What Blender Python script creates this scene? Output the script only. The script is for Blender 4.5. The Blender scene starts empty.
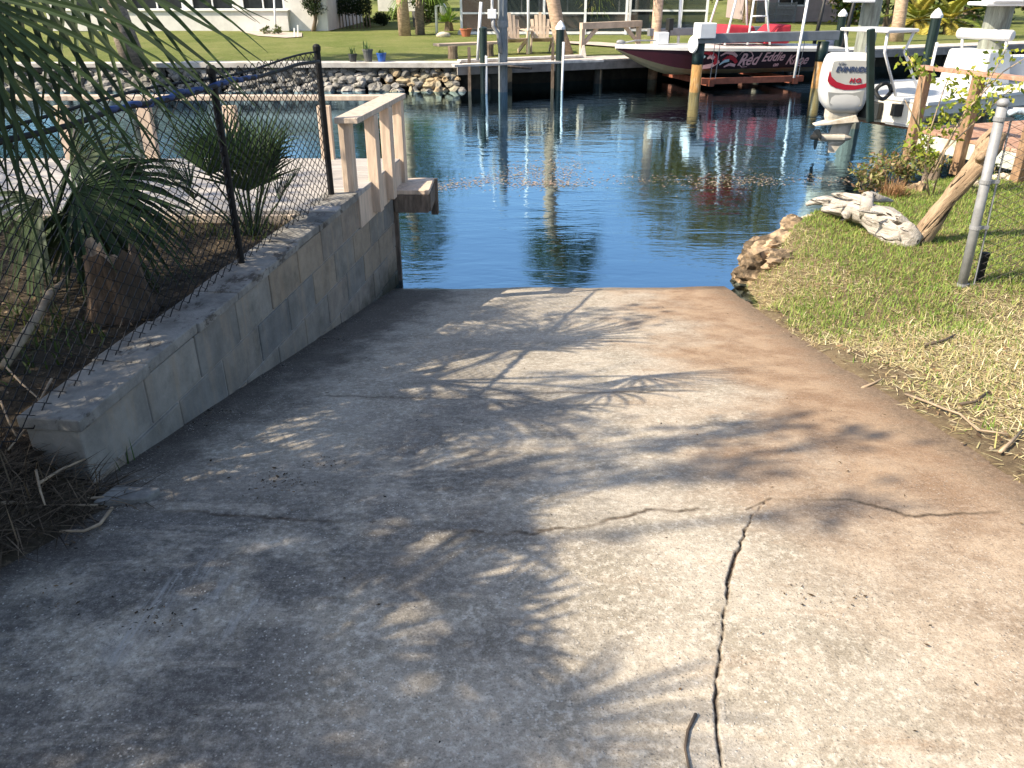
import bpy, math, random
import numpy as np
from mathutils import Vector, Matrix, noise as mnoise

R = math.radians
random.seed(7)
RNG = np.random.default_rng(7)
scene = bpy.context.scene
COL = scene.collection

# ------------------------------------------------------------------ camera
PITCH = R(26.5); FPX = 800.0; EYE = 2.21
CP, SP = math.cos(PITCH), math.sin(PITCH)
cam_d = bpy.data.cameras.new("camera"); cam = bpy.data.objects.new("camera", cam_d); COL.objects.link(cam)
cam.location = (0, 0, EYE); cam.rotation_euler = (R(90) - PITCH, 0, 0)
cam_d.sensor_width = 36; cam_d.lens = FPX / 1024 * 36; cam_d.clip_start = 0.05; cam_d.clip_end = 3000
scene.camera = cam

def ray(px, py):
    u, v = px - 512.0, 384.0 - py
    return Vector((u, FPX * CP + v * SP, -FPX * SP + v * CP))
def atY(px, py, Y):
    r = ray(px, py); t = Y / r.y
    return Vector((r.x * t, Y, EYE + r.z * t))
def atZ(px, py, z):
    r = ray(px, py); t = (z - EYE) / r.z
    return Vector((r.x * t, r.y * t, z))
BANK = 0.57
def G(px, py): return atZ(px, py, BANK)

# ------------------------------------------------------------------ object helpers
ORG = {}
def thing(name, label, cat, loc=(0, 0, 0), group=None, kind=None):
    o = bpy.data.objects.new(name, None); COL.objects.link(o); o.location = loc
    o.empty_display_size = 0.1
    ORG[o.name] = Vector(loc)
    o["label"] = label; o["category"] = cat
    if group: o["group"] = group
    if kind: o["kind"] = kind
    return o
def tag(o, label, cat, group=None, kind=None):
    o["label"] = label; o["category"] = cat
    if group: o["group"] = group
    if kind: o["kind"] = kind
    return o

def link_mesh(name, me, mat, parent=None):
    o = bpy.data.objects.new(name, me); COL.objects.link(o)
    if mat: me.materials.append(mat)
    if parent is not None:
        o.parent = parent
        ORG[o.name] = ORG[parent.name]
    else:
        ORG[o.name] = Vector((0, 0, 0))
    return o

class MB:
    def __init__(s): s.v = []; s.f = []; s.c = []; s.col = (1, 1, 1); s.usecol = False
    def color(s, c): s.col = c; s.usecol = True; return s
    def _add(s, vs, fs):
        b = len(s.v)
        s.v.extend([tuple(v) for v in vs]); s.f.extend([tuple(i + b for i in f) for f in fs]); s.c.extend([s.col] * len(vs))
    def hexa(s, p):   # 8 points: bottom 4 ccw, top 4 ccw
        s._add(p, [(3, 2, 1, 0), (4, 5, 6, 7), (0, 1, 5, 4), (1, 2, 6, 5), (2, 3, 7, 6), (3, 0, 4, 7)])
        return s
    def box(s, c, d, rz=0, rx=0, ry=0):
        m = Matrix.Rotation(rz, 3, 'Z') @ Matrix.Rotation(ry, 3, 'Y') @ Matrix.Rotation(rx, 3, 'X')
        c = Vector(c); x, y, z = d[0] / 2, d[1] / 2, d[2] / 2
        q = [(-x, -y, -z), (x, -y, -z), (x, y, -z), (-x, y, -z), (-x, -y, z), (x, -y, z), (x, y, z), (-x, y, z)]
        return s.hexa([c + m @ Vector(k) for k in q])
    def bar(s, a, b, w, h, up=(0, 0, 1)):
        a, b = Vector(a), Vector(b); d = (b - a).normalized(); up = Vector(up)
        x = d.cross(up)
        if x.length < 1e-4: x = d.cross(Vector((1, 0, 0)))
        x.normalize(); y = x.cross(d).normalized()
        x *= w / 2; y *= h / 2
        return s.hexa([a - x - y, a + x - y, b + x - y, b - x - y, a - x + y, a + x + y, b + x + y, b - x + y])
    def tube(s, pts, rad, n=8, cap=True):
        pts = [Vector(p) for p in pts]; k = len(pts)
        if not hasattr(rad, '__len__'): rad = [rad] * k
        vs = []; fs = []; x = None
        for i in range(k):
            d = (pts[min(i + 1, k - 1)] - pts[max(i - 1, 0)])
            d = d.normalized() if d.length > 1e-9 else Vector((0, 0, 1))
            if x is None:
                x = d.cross(Vector((0, 0, 1)))
                if x.length < 1e-3: x = d.cross(Vector((0, 1, 0)))
            else:
                x = x - d * x.dot(d)
            x.normalize(); y = d.cross(x)
            for j in range(n):
                a = 2 * math.pi * j / n
                vs.append(pts[i] + (x * math.cos(a) + y * math.sin(a)) * rad[i])
        for i in range(k - 1):
            for j in range(n):
                j2 = (j + 1) % n
                fs.append((i * n + j, i * n + j2, (i + 1) * n + j2, (i + 1) * n + j))
        if cap:
            fs.append(tuple(range(n - 1, -1, -1))); fs.append(tuple((k - 1) * n + j for j in range(n)))
        s._add(vs, fs); return s
    def lathe(s, c, prof, n=16, axis=None):
        c = Vector(c); vs = []; fs = []
        q = Vector((0, 0, 1)).rotation_difference(Vector(axis).normalized()) if axis else None
        for r, z in prof:
            for j in range(n):
                a = 2 * math.pi * j / n
                p = Vector((r * math.cos(a), r * math.sin(a), z))
                vs.append(c + (q @ p if q else p))
        k = len(prof)
        for i in range(k - 1):
            for j in range(n):
                j2 = (j + 1) % n
                fs.append((i * n + j, i * n + j2, (i + 1) * n + j2, (i + 1) * n + j))
        fs.append(tuple(range(n - 1, -1, -1))); fs.append(tuple((k - 1) * n + j for j in range(n)))
        s._add(vs, fs); return s
    def prism(s, poly, a, b):
        """extrude a list of 3-D points by moving from offset a to offset b (vectors)"""
        n = len(poly); a, b = Vector(a), Vector(b)
        vs = [Vector(p) + a for p in poly] + [Vector(p) + b for p in poly]
        fs = [tuple(range(n - 1, -1, -1)), tuple(range(n, 2 * n))] + [(i, (i + 1) % n, n + (i + 1) % n, n + i) for i in range(n)]
        s._add(vs, fs); return s
    def grid(s, rows):
        n = len(rows[0]); vs = [p for r in rows for p in r]
        fs = [(i * n + j, i * n + j + 1, (i + 1) * n + j + 1, (i + 1) * n + j) for i in range(len(rows) - 1) for j in range(n - 1)]
        s._add(vs, fs); return s
    def rock(s, c, d, seed=0, sub=2, rough=0.28, rz=0):
        vs, fs = ICO[sub]; c = Vector(c); m = Matrix.Rotation(rz, 3, 'Z'); out = []
        for v in vs:
            sv = Vector((seed * 3.1, seed * 1.7, seed))
            k = 1 + rough * mnoise.noise(v * 1.3 + sv) + rough * .9 * (.35 - abs(mnoise.noise(v * 2.3 + sv * 1.3))) + rough * .45 * mnoise.noise(v * 5.5 + sv)
            w = v * k
            out.append(c + m @ Vector((w.x * d[0] / 2, w.y * d[1] / 2, w.z * d[2] / 2)))
        s._add(out, fs); return s
    def build(s, name, mat, parent=None, smooth=False, bevel=0, seg=2, weld=False):
        o0 = ORG[parent.name] if parent is not None else Vector((0, 0, 0))
        me = bpy.data.meshes.new(name)
        me.from_pydata([(v[0] - o0.x, v[1] - o0.y, v[2] - o0.z) for v in s.v], [], s.f)
        if s.usecol:
            ca = me.color_attributes.new('col', 'FLOAT_COLOR', 'POINT')
            ca.data.foreach_set('color', np.array([(c[0], c[1], c[2], 1) for c in s.c], dtype=np.float32).ravel())
        if smooth: me.polygons.foreach_set('use_smooth', [True] * len(me.polygons))
        me.update()
        o = link_mesh(name, me, mat, parent)
        if bevel:
            m = o.modifiers.new('bevel', 'BEVEL'); m.width = bevel; m.segments = seg; m.limit_method = 'ANGLE'; m.angle_limit = R(40)
        return o

def _ico(sub):
    import bmesh
    bm = bmesh.new(); bmesh.ops.create_icosphere(bm, subdivisions=sub, radius=1)
    r = ([v.co.copy() for v in bm.verts], [tuple(v.index for v in f.verts) for f in bm.faces]); bm.free(); return r
ICO = {i: _ico(i) for i in (1, 2, 3, 4)}

def np_mesh(name, V, F, mat, parent=None, col=None, smooth=False, attrs=None):
    """V (n,3), F (m,k) numpy arrays"""
    V = np.asarray(V, dtype=np.float32); F = np.asarray(F, dtype=np.int32)
    if parent is not None: V = V - np.array(ORG[parent.name], dtype=np.float32)
    me = bpy.data.meshes.new(name); k = F.shape[1]
    me.vertices.add(len(V)); me.vertices.foreach_set('co', V.ravel())
    me.loops.add(F.size); me.loops.foreach_set('vertex_index', F.ravel())
    me.polygons.add(len(F)); me.polygons.foreach_set('loop_start', np.arange(0, F.size, k, dtype=np.int32))
    try: me.polygons.foreach_set('loop_total', np.full(len(F), k, dtype=np.int32))
    except Exception: pass
    if col is not None:
        ca = me.color_attributes.new('col', 'FLOAT_COLOR', 'POINT')
        C = np.ones((len(V), 4), dtype=np.float32); C[:, :3] = col; ca.data.foreach_set('color', C.ravel())
    for an, av in (attrs or {}).items():
        at = me.attributes.new(an, 'FLOAT', 'POINT'); at.data.foreach_set('value', np.asarray(av, dtype=np.float32).ravel())
    if smooth: me.polygons.foreach_set('use_smooth', np.ones(len(F), dtype=bool))
    me.update(calc_edges=True); me.validate()
    return link_mesh(name, me, mat, parent)

# ------------------------------------------------------------------ node helpers
class NT:
    def __init__(s, name):
        s.m = bpy.data.materials.new(name); s.m.use_nodes = True; s.t = s.m.node_tree; s.t.nodes.clear()
        s.out = s.t.nodes.new('ShaderNodeOutputMaterial')
    def n(s, typ, **kw):
        nd = s.t.nodes.new(typ)
        for k, v in kw.items(): setattr(nd, k, v)
        return nd
    def put(s, sock, v):
        if hasattr(v, 'is_output') or isinstance(v, bpy.types.NodeSocket): s.t.links.new(v, sock)
        elif isinstance(v, (tuple, list)) and len(v) == 3 and sock.type == 'RGBA': sock.default_value = (*v, 1)
        else: sock.default_value = v
    def coord(s, which='Object'): return s.n('ShaderNodeTexCoord').outputs[which]
    def mapping(s, vec, scale=(1, 1, 1), rot=(0, 0, 0), loc=(0, 0, 0)):
        m = s.n('ShaderNodeMapping'); s.put(m.inputs['Vector'], vec)
        m.inputs['Scale'].default_value = scale; m.inputs['Rotation'].default_value = rot; m.inputs['Location'].default_value = loc
        return m.outputs[0]
    def noise(s, vec, scale, detail=4, rough=.55, dist=0):
        m = s.n('ShaderNodeTexNoise'); s.put(m.inputs['Vector'], vec)
        m.inputs['Scale'].default_value = scale; m.inputs['Detail'].default_value = detail; m.inputs['Roughness'].default_value = rough; m.inputs['Distortion'].default_value = dist
        return m.outputs['Fac']
    def voro(s, vec, scale, feature='F1', out='Distance', rnd=1):
        m = s.n('ShaderNodeTexVoronoi', feature=feature); s.put(m.inputs['Vector'], vec); m.inputs['Scale'].default_value = scale
        m.inputs['Randomness'].default_value = rnd
        return m.outputs[out]
    def math(s, op, a, b=0.0, c=None, clamp=False):
        m = s.n('ShaderNodeMath', operation=op, use_clamp=clamp); s.put(m.inputs[0], a); s.put(m.inputs[1], b)
        if c is not None: s.put(m.inputs[2], c)
        return m.outputs[0]
    def ss(s, v, lo, hi, a=0.0, b=1.0):
        m = s.n('ShaderNodeMapRange', interpolation_type='SMOOTHSTEP'); s.put(m.inputs['Value'], v)
        m.inputs['From Min'].default_value = lo; m.inputs['From Max'].default_value = hi
        m.inputs['To Min'].default_value = a; m.inputs['To Max'].default_value = b
        return m.outputs[0]
    def mix(s, f, a, b, mode='MIX'):
        m = s.n('ShaderNodeMix', data_type='RGBA', blend_type=mode)
        s.put(m.inputs[0], f); s.put(m.inputs[6], a); s.put(m.inputs[7], b); return m.outputs[2]
    def attr(s, name, out='Fac'):
        return s.n('ShaderNodeAttribute', attribute_name=name).outputs[out]
    def xyz(s, vec):
        m = s.n('ShaderNodeSeparateXYZ'); s.put(m.inputs[0], vec); return m.outputs
    def bump(s, h, strength=.3, dist=.01, normal=None):
        m = s.n('ShaderNodeBump'); m.inputs['Strength'].default_value = strength; m.inputs['Distance'].default_value = dist
        s.put(m.inputs['Height'], h)
        if normal is not None: s.put(m.inputs['Normal'], normal)
        return m.outputs[0]
    def bsdf(s, col, rough=.7, metal=0, spec=.4, normal=None, **kw):
        b = s.n('ShaderNodeBsdfPrincipled'); s.put(b.inputs['Base Color'], col); s.put(b.inputs['Roughness'], rough)
        b.inputs['Metallic'].default_value = metal; b.inputs['Specular IOR Level'].default_value = spec
        if normal is not None: s.put(b.inputs['Normal'], normal)
        for k, v in kw.items(): s.put(b.inputs[k], v)
        return b.outputs[0]
    def done(s, sh):
        s.t.links.new(sh, s.out.inputs[0]); return s.m

def simple(name, col, rough=.6, metal=0, spec=.4, var=.25, scale=6, bump=.0, stretch=(1, 1, 1), dirt=None, dscale=2.0, dlo=.5, dhi=.7, attr=False):
    """noise-varied colour, optional dirt patches of a second colour"""
    t = NT(name); c = t.mapping(t.coord(), stretch)
    base = col
    if attr: base = t.mix(1.0, t.attr('col', 'Color'), col, 'MULTIPLY')
    n1 = t.noise(c, scale, 6, .6)
    hi = t.ss(n1, .3, .7, 1 - var, 1 + var)
    cc = t.n('ShaderNodeCombineColor'); [t.put(cc.inputs[i], hi) for i in range(3)]
    k = t.mix(1.0, base, cc.outputs[0], 'MULTIPLY')
    if dirt is not None:
        k = t.mix(t.ss(t.noise(c, dscale, 8, .65), dlo, dhi), k, dirt)
    nm = None
    if bump: nm = t.bump(t.noise(c, scale * 4, 6, .65), bump, .01)
    return t.done(t.bsdf(k, rough, metal, spec, nm))

def leafmat(name, mul=(1, 1, 1), trans=.25, rough=.5, spec=.3):
    t = NT(name)
    c = t.mix(1.0, t.attr('col', 'Color'), mul, 'MULTIPLY')
    b = t.bsdf(c, rough, 0, spec)
    tr = t.n('ShaderNodeBsdfTranslucent'); t.put(tr.inputs[0], t.mix(1.0, c, (1.3, 1.25, .6), 'MULTIPLY'))
    mx = t.n('ShaderNodeMixShader'); mx.inputs[0].default_value = trans
    t.t.links.new(b, mx.inputs[1]); t.t.links.new(tr.outputs[0], mx.inputs[2])
    return t.done(mx.outputs[0])
# ------------------------------------------------------------------ sky, sun, view
SUN_EL = R(42); SX, SY = -.93, -.37
sl = math.hypot(SX, SY)
SUN = Vector((SX / sl * math.cos(SUN_EL), SY / sl * math.cos(SUN_EL), math.sin(SUN_EL)))
w = bpy.data.worlds.new("World"); scene.world = w; w.use_nodes = True
wt = w.node_tree; wt.nodes.clear()
wo = wt.nodes.new('ShaderNodeOutputWorld'); wb = wt.nodes.new('ShaderNodeBackground'); sk = wt.nodes.new('ShaderNodeTexSky')
sk.sky_type = 'NISHITA'; sk.sun_disc = False; sk.sun_elevation = SUN_EL; sk.sun_rotation = math.atan2(SX, SY)
sk.air_density = 1.0; sk.dust_density = 1.6; sk.ozone_density = 1.0
wb.inputs[1].default_value = .13
wt.links.new(sk.outputs[0], wb.inputs[0]); wt.links.new(wb.outputs[0], wo.inputs[0])
sd = bpy.data.lights.new("sun", 'SUN'); sd.energy = 5.0; sd.angle = R(.5); sd.color = (1, .88, .69)
so = bpy.data.objects.new("sun", sd); COL.objects.link(so); so.rotation_euler = SUN.to_track_quat('Z', 'Y').to_euler(); so.location = SUN * 30
vs = scene.view_settings
vs.view_transform = 'Standard'; vs.look = 'None'; vs.gamma = 1; vs.exposure = .96; vs.use_curve_mapping = False
scene.cycles.use_denoising = True
try: scene.cycles.denoiser = 'OPENIMAGEDENOISE'
except Exception: pass
scene.cycles.max_bounces = 8; scene.cycles.transparent_max_bounces = 12
scene.cycles.caustics_reflective = False; scene.cycles.caustics_refractive = False
scene.cycles.sample_clamp_indirect = 6

# ------------------------------------------------------------------ heights
def sstep(a, b, x):
    t = np.clip((x - a) / (b - a), 0, 1); return t * t * (3 - 2 * t)
def zramp(Y):
    Y = np.asarray(Y, dtype=float)
    lin = .18 * (6.19 - Y)
    # easing to a 3 % fall above Y = 2.3
    d = np.clip(2.3 - Y, 0, None)
    e = np.where(d < .9, .18 * d - .5 * (.15 / .9) * d * d, .18 * .9 - .5 * .15 * .9 + .03 * (d - .9))
    return np.where(Y >= 2.3, lin, .18 * 3.89 + e)
def atRamp(px, py):
    r = ray(px, py); t = .0005
    for _ in range(4000):
        if EYE + r.z * t < float(zramp(r.y * t)): break
        t += .00001 * 1.5
    return Vector((r.x * t, r.y * t, EYE + r.z * t))
def wallx(Y): return -1.667 + .115 * Y      # front face of the block wall

SHORE = [(1.66, 5.6), (1.72, 6.3), (2.15, 6.95), (2.45, 7.35), (2.85, 7.75), (3.4, 8.1), (4.2, 8.75), (5.6, 9.3), (8, 9.6), (40, 9.8)]
def shore_d(X, Y):
    """signed distance to the shoreline, positive on land (right/below)"""
    best = np.full(X.shape, 1e9); sg = np.zeros(X.shape)
    for (ax, ay), (bx, by) in zip(SHORE[:-1], SHORE[1:]):
        dx, dy = bx - ax, by - ay; L2 = dx * dx + dy * dy
        t = np.clip(((X - ax) * dx + (Y - ay) * dy) / L2, 0, 1)
        qx, qy = X - (ax + t * dx), Y - (ay + t * dy)
        d = np.hypot(qx, qy); side = np.sign(dx * (Y - ay) - dy * (X - ax))
        m = d < best; best = np.where(m, d, best); sg = np.where(m, -side, sg)
    return best * np.where(sg == 0, 1, sg)
def npn(X, Y, s, seed=0):
    """cheap smooth noise from sines"""
    r = np.random.default_rng(seed); o = np.zeros(X.shape)
    for k in range(7):
        a = r.uniform(0, 6.28); f = s * r.uniform(.6, 1.9); p = r.uniform(0, 6.28)
        o += np.sin((X * math.cos(a) + Y * math.sin(a)) * f + p)
    return o / 7
EDGE = 1.70
def redge(Y): return EDGE + .05 * npn(np.zeros_like(Y), Y, 3.0, 5) + .035 * npn(np.zeros_like(Y), Y, 14.0, 6)
def zbank(X, Y):
    X = np.asarray(X, float); Y = np.asarray(Y, float)
    zr = zramp(Y); P = np.maximum(zr + .05, .36 + .03 * npn(X, Y, 1.5, 3))
    k = sstep(EDGE - .05, EDGE + .75, X)
    z = zr * (1 - k) + P * k + .012 * npn(X, Y, 9, 4) * sstep(EDGE, EDGE + .2, X) + .012 * sstep(EDGE - .02, EDGE + .12, X)
    d = shore_d(X, Y) + .05 * npn(X, Y, 8, 8)
    q = sstep(-.1, .38, d)
    low = np.where(Y < 6.4, -.3, -.45)
    zz = low + (z - low) * q
    far = np.clip(-.45 - np.clip(-d - .1, 0, 4) * .25, -1.3, 0)
    z2 = np.where(d < -.1, far, zz)
    return np.where(X < EDGE + .02, np.minimum(z2, zr - .02), z2)
def zyard(X, Y):
    X = np.asarray(X, float); Y = np.asarray(Y, float)
    near = 1 - sstep(2.2, 2.7, Y)
    wx = wallx(np.clip(Y, 0, 9))
    base = .90 + .035 * npn(X, Y, 2.2, 11) + .015 * npn(X, Y, 7, 12)
    xb = -1.28 + (Y - 2.06) * .43
    rl = zramp(Y) + np.clip((xb - X + .09 * npn(X, Y, 9, 13)) * .35, -.05, .12) + .008 * npn(X, Y, 25, 14)
    k = near * sstep(-1.6, -.25, X - wx)
    z = base * (1 - k) + rl * k
    sh = sstep(5.35, 6.1, Y)
    return z * (1 - sh) + (-.7) * sh

def sheet(name, xs, ys, zf, mat, keep=None, attrs=None, smooth=True, kind='structure', label=None, cat=None):
    X, Y = np.meshgrid(xs, ys); Z = zf(X, Y)
    V = np.stack([X, Y, Z], -1).reshape(-1, 3); nx = len(xs)
    i, j = np.meshgrid(np.arange(len(ys) - 1), np.arange(nx - 1), indexing='ij')
    a = (i * nx + j).ravel(); F = np.stack([a, a + 1, a + nx + 1, a + nx], -1)
    if keep is not None:
        kk = keep(X, Y).ravel(); F = F[kk[F].all(axis=1)]
    at = {k: f(X, Y).ravel() for k, f in (attrs or {}).items()}
    o = np_mesh(name, V, F, mat, smooth=smooth, attrs=at)
    o['kind'] = kind
    if label: o['label'] = label; o['category'] = cat or name
    return o

# ------------------------------------------------------------------ ground materials
def m_concrete():
    t = NT('ramp_concrete'); c = t.coord(); p = t.xyz(c)
    n_big = t.noise(c, 1.3, 6, .6); n_mid = t.noise(c, 6, 8, .65); n_fine = t.noise(c, 45, 6, .7)
    base = t.mix(t.ss(n_mid, .3, .7), (.30, .26, .20), (.48, .42, .34))
    base = t.mix(t.ss(n_fine, .45, .68), base, (.60, .54, .45))
    # greenish black weathering, strongest at left and middle, deepened to carry shade there
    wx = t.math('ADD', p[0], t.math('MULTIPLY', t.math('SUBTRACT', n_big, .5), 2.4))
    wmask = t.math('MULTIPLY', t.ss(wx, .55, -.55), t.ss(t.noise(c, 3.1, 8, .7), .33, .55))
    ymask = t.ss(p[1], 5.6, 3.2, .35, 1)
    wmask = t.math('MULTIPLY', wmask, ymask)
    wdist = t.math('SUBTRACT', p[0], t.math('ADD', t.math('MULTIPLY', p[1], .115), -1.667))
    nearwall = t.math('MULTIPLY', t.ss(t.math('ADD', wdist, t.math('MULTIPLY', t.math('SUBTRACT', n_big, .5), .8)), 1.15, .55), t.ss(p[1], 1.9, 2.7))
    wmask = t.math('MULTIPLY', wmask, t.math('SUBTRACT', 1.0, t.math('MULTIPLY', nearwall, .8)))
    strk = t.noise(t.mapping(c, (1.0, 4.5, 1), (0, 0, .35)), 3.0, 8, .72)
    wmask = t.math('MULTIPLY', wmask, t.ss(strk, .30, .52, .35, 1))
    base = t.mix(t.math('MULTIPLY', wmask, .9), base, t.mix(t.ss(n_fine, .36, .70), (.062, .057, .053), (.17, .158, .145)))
    # brown soil washed from the right bank
    dx = t.math('ADD', p[0], t.math('MULTIPLY', t.math('SUBTRACT', t.noise(c, 1.7, 7, .62), .5), 2.2))
    dm = t.math('MULTIPLY', t.ss(dx, .35, 1.35), t.ss(p[1], 1.0, 2.6, .35, 1))
    fl = t.math('MULTIPLY', t.ss(t.noise(t.mapping(c, (1.4, 5, 1)), 2.2, 8, .7), .5, .72), t.ss(p[0], -.3, .9))
    dm = t.math('MAXIMUM', t.math('MULTIPLY', dm, .88), t.math('MULTIPLY', fl, .55))
    base = t.mix(dm, base, t.mix(t.ss(n_mid, .35, .65), (.25, .145, .078), (.38, .255, .155)))
    # dark dirt lying along the wall foot
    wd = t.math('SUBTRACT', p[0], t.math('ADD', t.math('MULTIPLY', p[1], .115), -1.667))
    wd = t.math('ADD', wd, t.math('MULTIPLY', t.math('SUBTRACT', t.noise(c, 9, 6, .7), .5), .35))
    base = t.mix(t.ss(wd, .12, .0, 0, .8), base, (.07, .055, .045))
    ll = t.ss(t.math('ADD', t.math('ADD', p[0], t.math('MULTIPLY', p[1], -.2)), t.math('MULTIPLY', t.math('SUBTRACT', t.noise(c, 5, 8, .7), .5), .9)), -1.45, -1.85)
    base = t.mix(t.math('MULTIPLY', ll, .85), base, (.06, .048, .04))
    # shell and stone specks in the worn surface
    cw = t.n('ShaderNodeVectorMath', operation='ADD'); t.put(cw.inputs[0], c); nz = t.n('ShaderNodeTexNoise'); t.put(nz.inputs['Vector'], c); nz.inputs['Scale'].default_value = 60; sc_ = t.n('ShaderNodeVectorMath', operation='SCALE'); t.put(sc_.inputs[0], nz.outputs['Color']); sc_.inputs['Scale'].default_value = .012; t.put(cw.inputs[1], sc_.outputs[0]); cv = cw.outputs[0]
    cell = t.voro(cv, 120, out='Distance'); rc = t.n('ShaderNodeTexVoronoi'); t.put(rc.inputs['Vector'], cv); rc.inputs['Scale'].default_value = 120
    patch = t.ss(t.noise(c, 2.6, 6, .7), .40, .62, .15, 1)
    sel = t.ss(t.xyz(rc.outputs['Color'])[0], .78, .84)
    spk = t.math('MULTIPLY', t.math('MULTIPLY', t.ss(cell, .42, .2), sel), patch)
    base = t.mix(t.math('MULTIPLY', spk, t.math('SUBTRACT', .85, t.math('MULTIPLY', dm, .5))), base, (.66, .62, .55))
    sel2 = t.ss(t.xyz(rc.outputs['Color'])[1], .80, .86)
    pit = t.math('MULTIPLY', t.ss(cell, .36, .22), sel2)
    base = t.mix(t.math('MULTIPLY', pit, .35), base, (.06, .055, .05))
    # dark crumbs of leaf dirt
    cr = t.ss(t.noise(c, 15, 10, .82), .61, .68)
    base = t.mix(t.math('MULTIPLY', cr, .8), base, (.07, .05, .038))
    ed = t.ss(t.math('ADD', p[0], t.math('MULTIPLY', t.math('SUBTRACT', t.noise(c, 6, 8, .7), .5), .5)), EDGE - .22, EDGE + .04)
    base = t.mix(t.math('MULTIPLY', ed, .85), base, t.mix(t.ss(n_fine, .35, .65), (.10, .066, .042), (.20, .14, .09)))
    tex = t.noise(c, 55, 10, .85); base = t.mix(t.ss(tex, .36, .56, .42, 0), base, t.mix(.5, base, (.05, .04, .035)))
    grit = t.noise(c, 170, 6, .85); base = t.mix(t.ss(grit, .50, .64, 0, .55), base, (.07, .062, .052)); base = t.mix(t.ss(grit, .46, .34, 0, .45), base, (.56, .52, .46))
    # scuffs, soil in the cracks
    sn = t.ss(t.noise(t.mapping(c, (34, 2.0, 1), (0, 0, .12)), 3, 5, .7), .40, .62)
    base = t.mix(t.math('MULTIPLY', t.math('MULTIPLY', t.attr('scuff'), sn), .75), base, (.36, .345, .32))
    base = t.mix(t.math('MULTIPLY', t.attr('crack'), t.ss(t.noise(c, 55, 6, .7), .30, .50, .35, 1)), base, t.mix(t.ss(n_fine, .4, .6), (.030, .021, .014), (.10, .068, .042)))
    wet = t.ss(t.math('ADD', p[2], t.math('MULTIPLY', t.math('SUBTRACT', t.noise(c, 3.5, 6, .7), .5), .07)), .030, .012)
    base = t.mix(t.math('MULTIPLY', wet, .6), base, t.mix(1.0, base, (.42, .40, .36), 'MULTIPLY'))
    base = t.mix(t.ss(t.math('ADD', p[2], t.math('MULTIPLY', t.math('SUBTRACT', n_mid, .5), .05)), .0, -.10), base, (.085, .08, .05))
    h = t.math('ADD', t.math('ADD', t.math('MULTIPLY', n_fine, .5), t.math('MULTIPLY', t.noise(c, 160, 4, .7), .35)), t.math('MULTIPLY', n_mid, .6))
    h = t.math('ADD', h, t.math('MULTIPLY', spk, .3)); h = t.math('SUBTRACT', h, t.math('MULTIPLY', pit, .5))
    return t.done(t.bsdf(base, t.math('SUBTRACT', .85, t.math('MULTIPLY', wet, .5)), 0, .25, t.bump(h, .55, .012)))
def m_soil(name, a, b, c3, sc=5):
    t = NT(name); c = t.coord()
    k = t.mix(t.ss(t.noise(c, sc, 8, .7), .35, .65), a, b)
    k = t.mix(t.ss(t.noise(c, sc * 4.3, 8, .75), .52, .66), k, c3)
    return t.done(t.bsdf(k, .95, 0, .1, t.bump(t.noise(c, sc * 8, 8, .75), .8, .03)))
def m_lawn():
    t = NT('lawn_grass'); c = t.coord()
    a = t.mix(t.ss(t.noise(c, .45, 6, .6), .35, .65), (.13, .165, .04), (.215, .225, .075))
    a = t.mix(t.ss(t.noise(c, 1.7, 8, .7), .5, .72), a, (.31, .27, .13))
    a = t.mix(t.ss(t.noise(t.mapping(c, (1, .5, 1)), 9, 6, .75), .35, .75), a, t.mix(.5, a, (.09, .12, .02)))
    a = t.mix(t.ss(t.noise(c, 26, 5, .8), .5, .7), a, (.34, .38, .12))
    return t.done(t.bsdf(a, .9, 0, .15, t.bump(t.noise(c, 14, 6, .8), 1, .08)))
def m_water():
    t = NT('canal_water'); c = t.coord()
    a = t.noise(t.mapping(c, (.7, 1.7, 1), (0, 0, .12)), 2.3, 2, .45, .5)
    b = t.noise(t.mapping(c, (1.1, 2.8, 1), (0, 0, -.2)), 6.5, 3, .5, .3)
    g = t.noise(c, .30, 3, .5)                     # patches of calmer and rougher water
    k = t.ss(g, .30, .70, .22, 1.0)
    h = t.math('MULTIPLY', t.math('ADD', a, t.math('MULTIPLY', b, .30)), k)
    nm = t.bump(h, 1.0, .0085)
    f0 = t.n('ShaderNodeFresnel'); f0.inputs[0].default_value = 1.45; t.put(f0.inputs['Normal'], nm)
    fr = t.math('ADD', t.math('MULTIPLY', f0.outputs[0], .62), .50, clamp=True)
    gl = t.n('ShaderNodeBsdfGlossy'); gl.inputs['Roughness'].default_value = .012; gl.inputs['Color'].default_value = (.56, .82, 1, 1); t.put(gl.inputs['Normal'], nm)
    tr = t.n('ShaderNodeBsdfTransparent'); tr.inputs[0].default_value = (.62, .66, .58, 1)
    mx = t.n('ShaderNodeMixShader'); t.put(mx.inputs[0], fr); t.t.links.new(tr.outputs[0], mx.inputs[1]); t.t.links.new(gl.outputs[0], mx.inputs[2])
    return t.done(mx.outputs[0])
M = {}
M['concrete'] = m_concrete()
M['yard'] = m_soil('yard_soil', (.035, .028, .020), (.085, .068, .048), (.17, .13, .09), 6)
M['bank'] = m_soil('bank_soil', (.13, .095, .06), (.22, .165, .10), (.30, .25, .15), 6)
M['bed'] = m_soil('canal_bed', (.045, .042, .022), (.07, .062, .034), (.10, .085, .05), 2)
M['lawn'] = m_lawn(); M['water'] = m_water()
M['path'] = simple('pale_path', (.45, .38, .32), .9, var=.15, scale=3)

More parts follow.
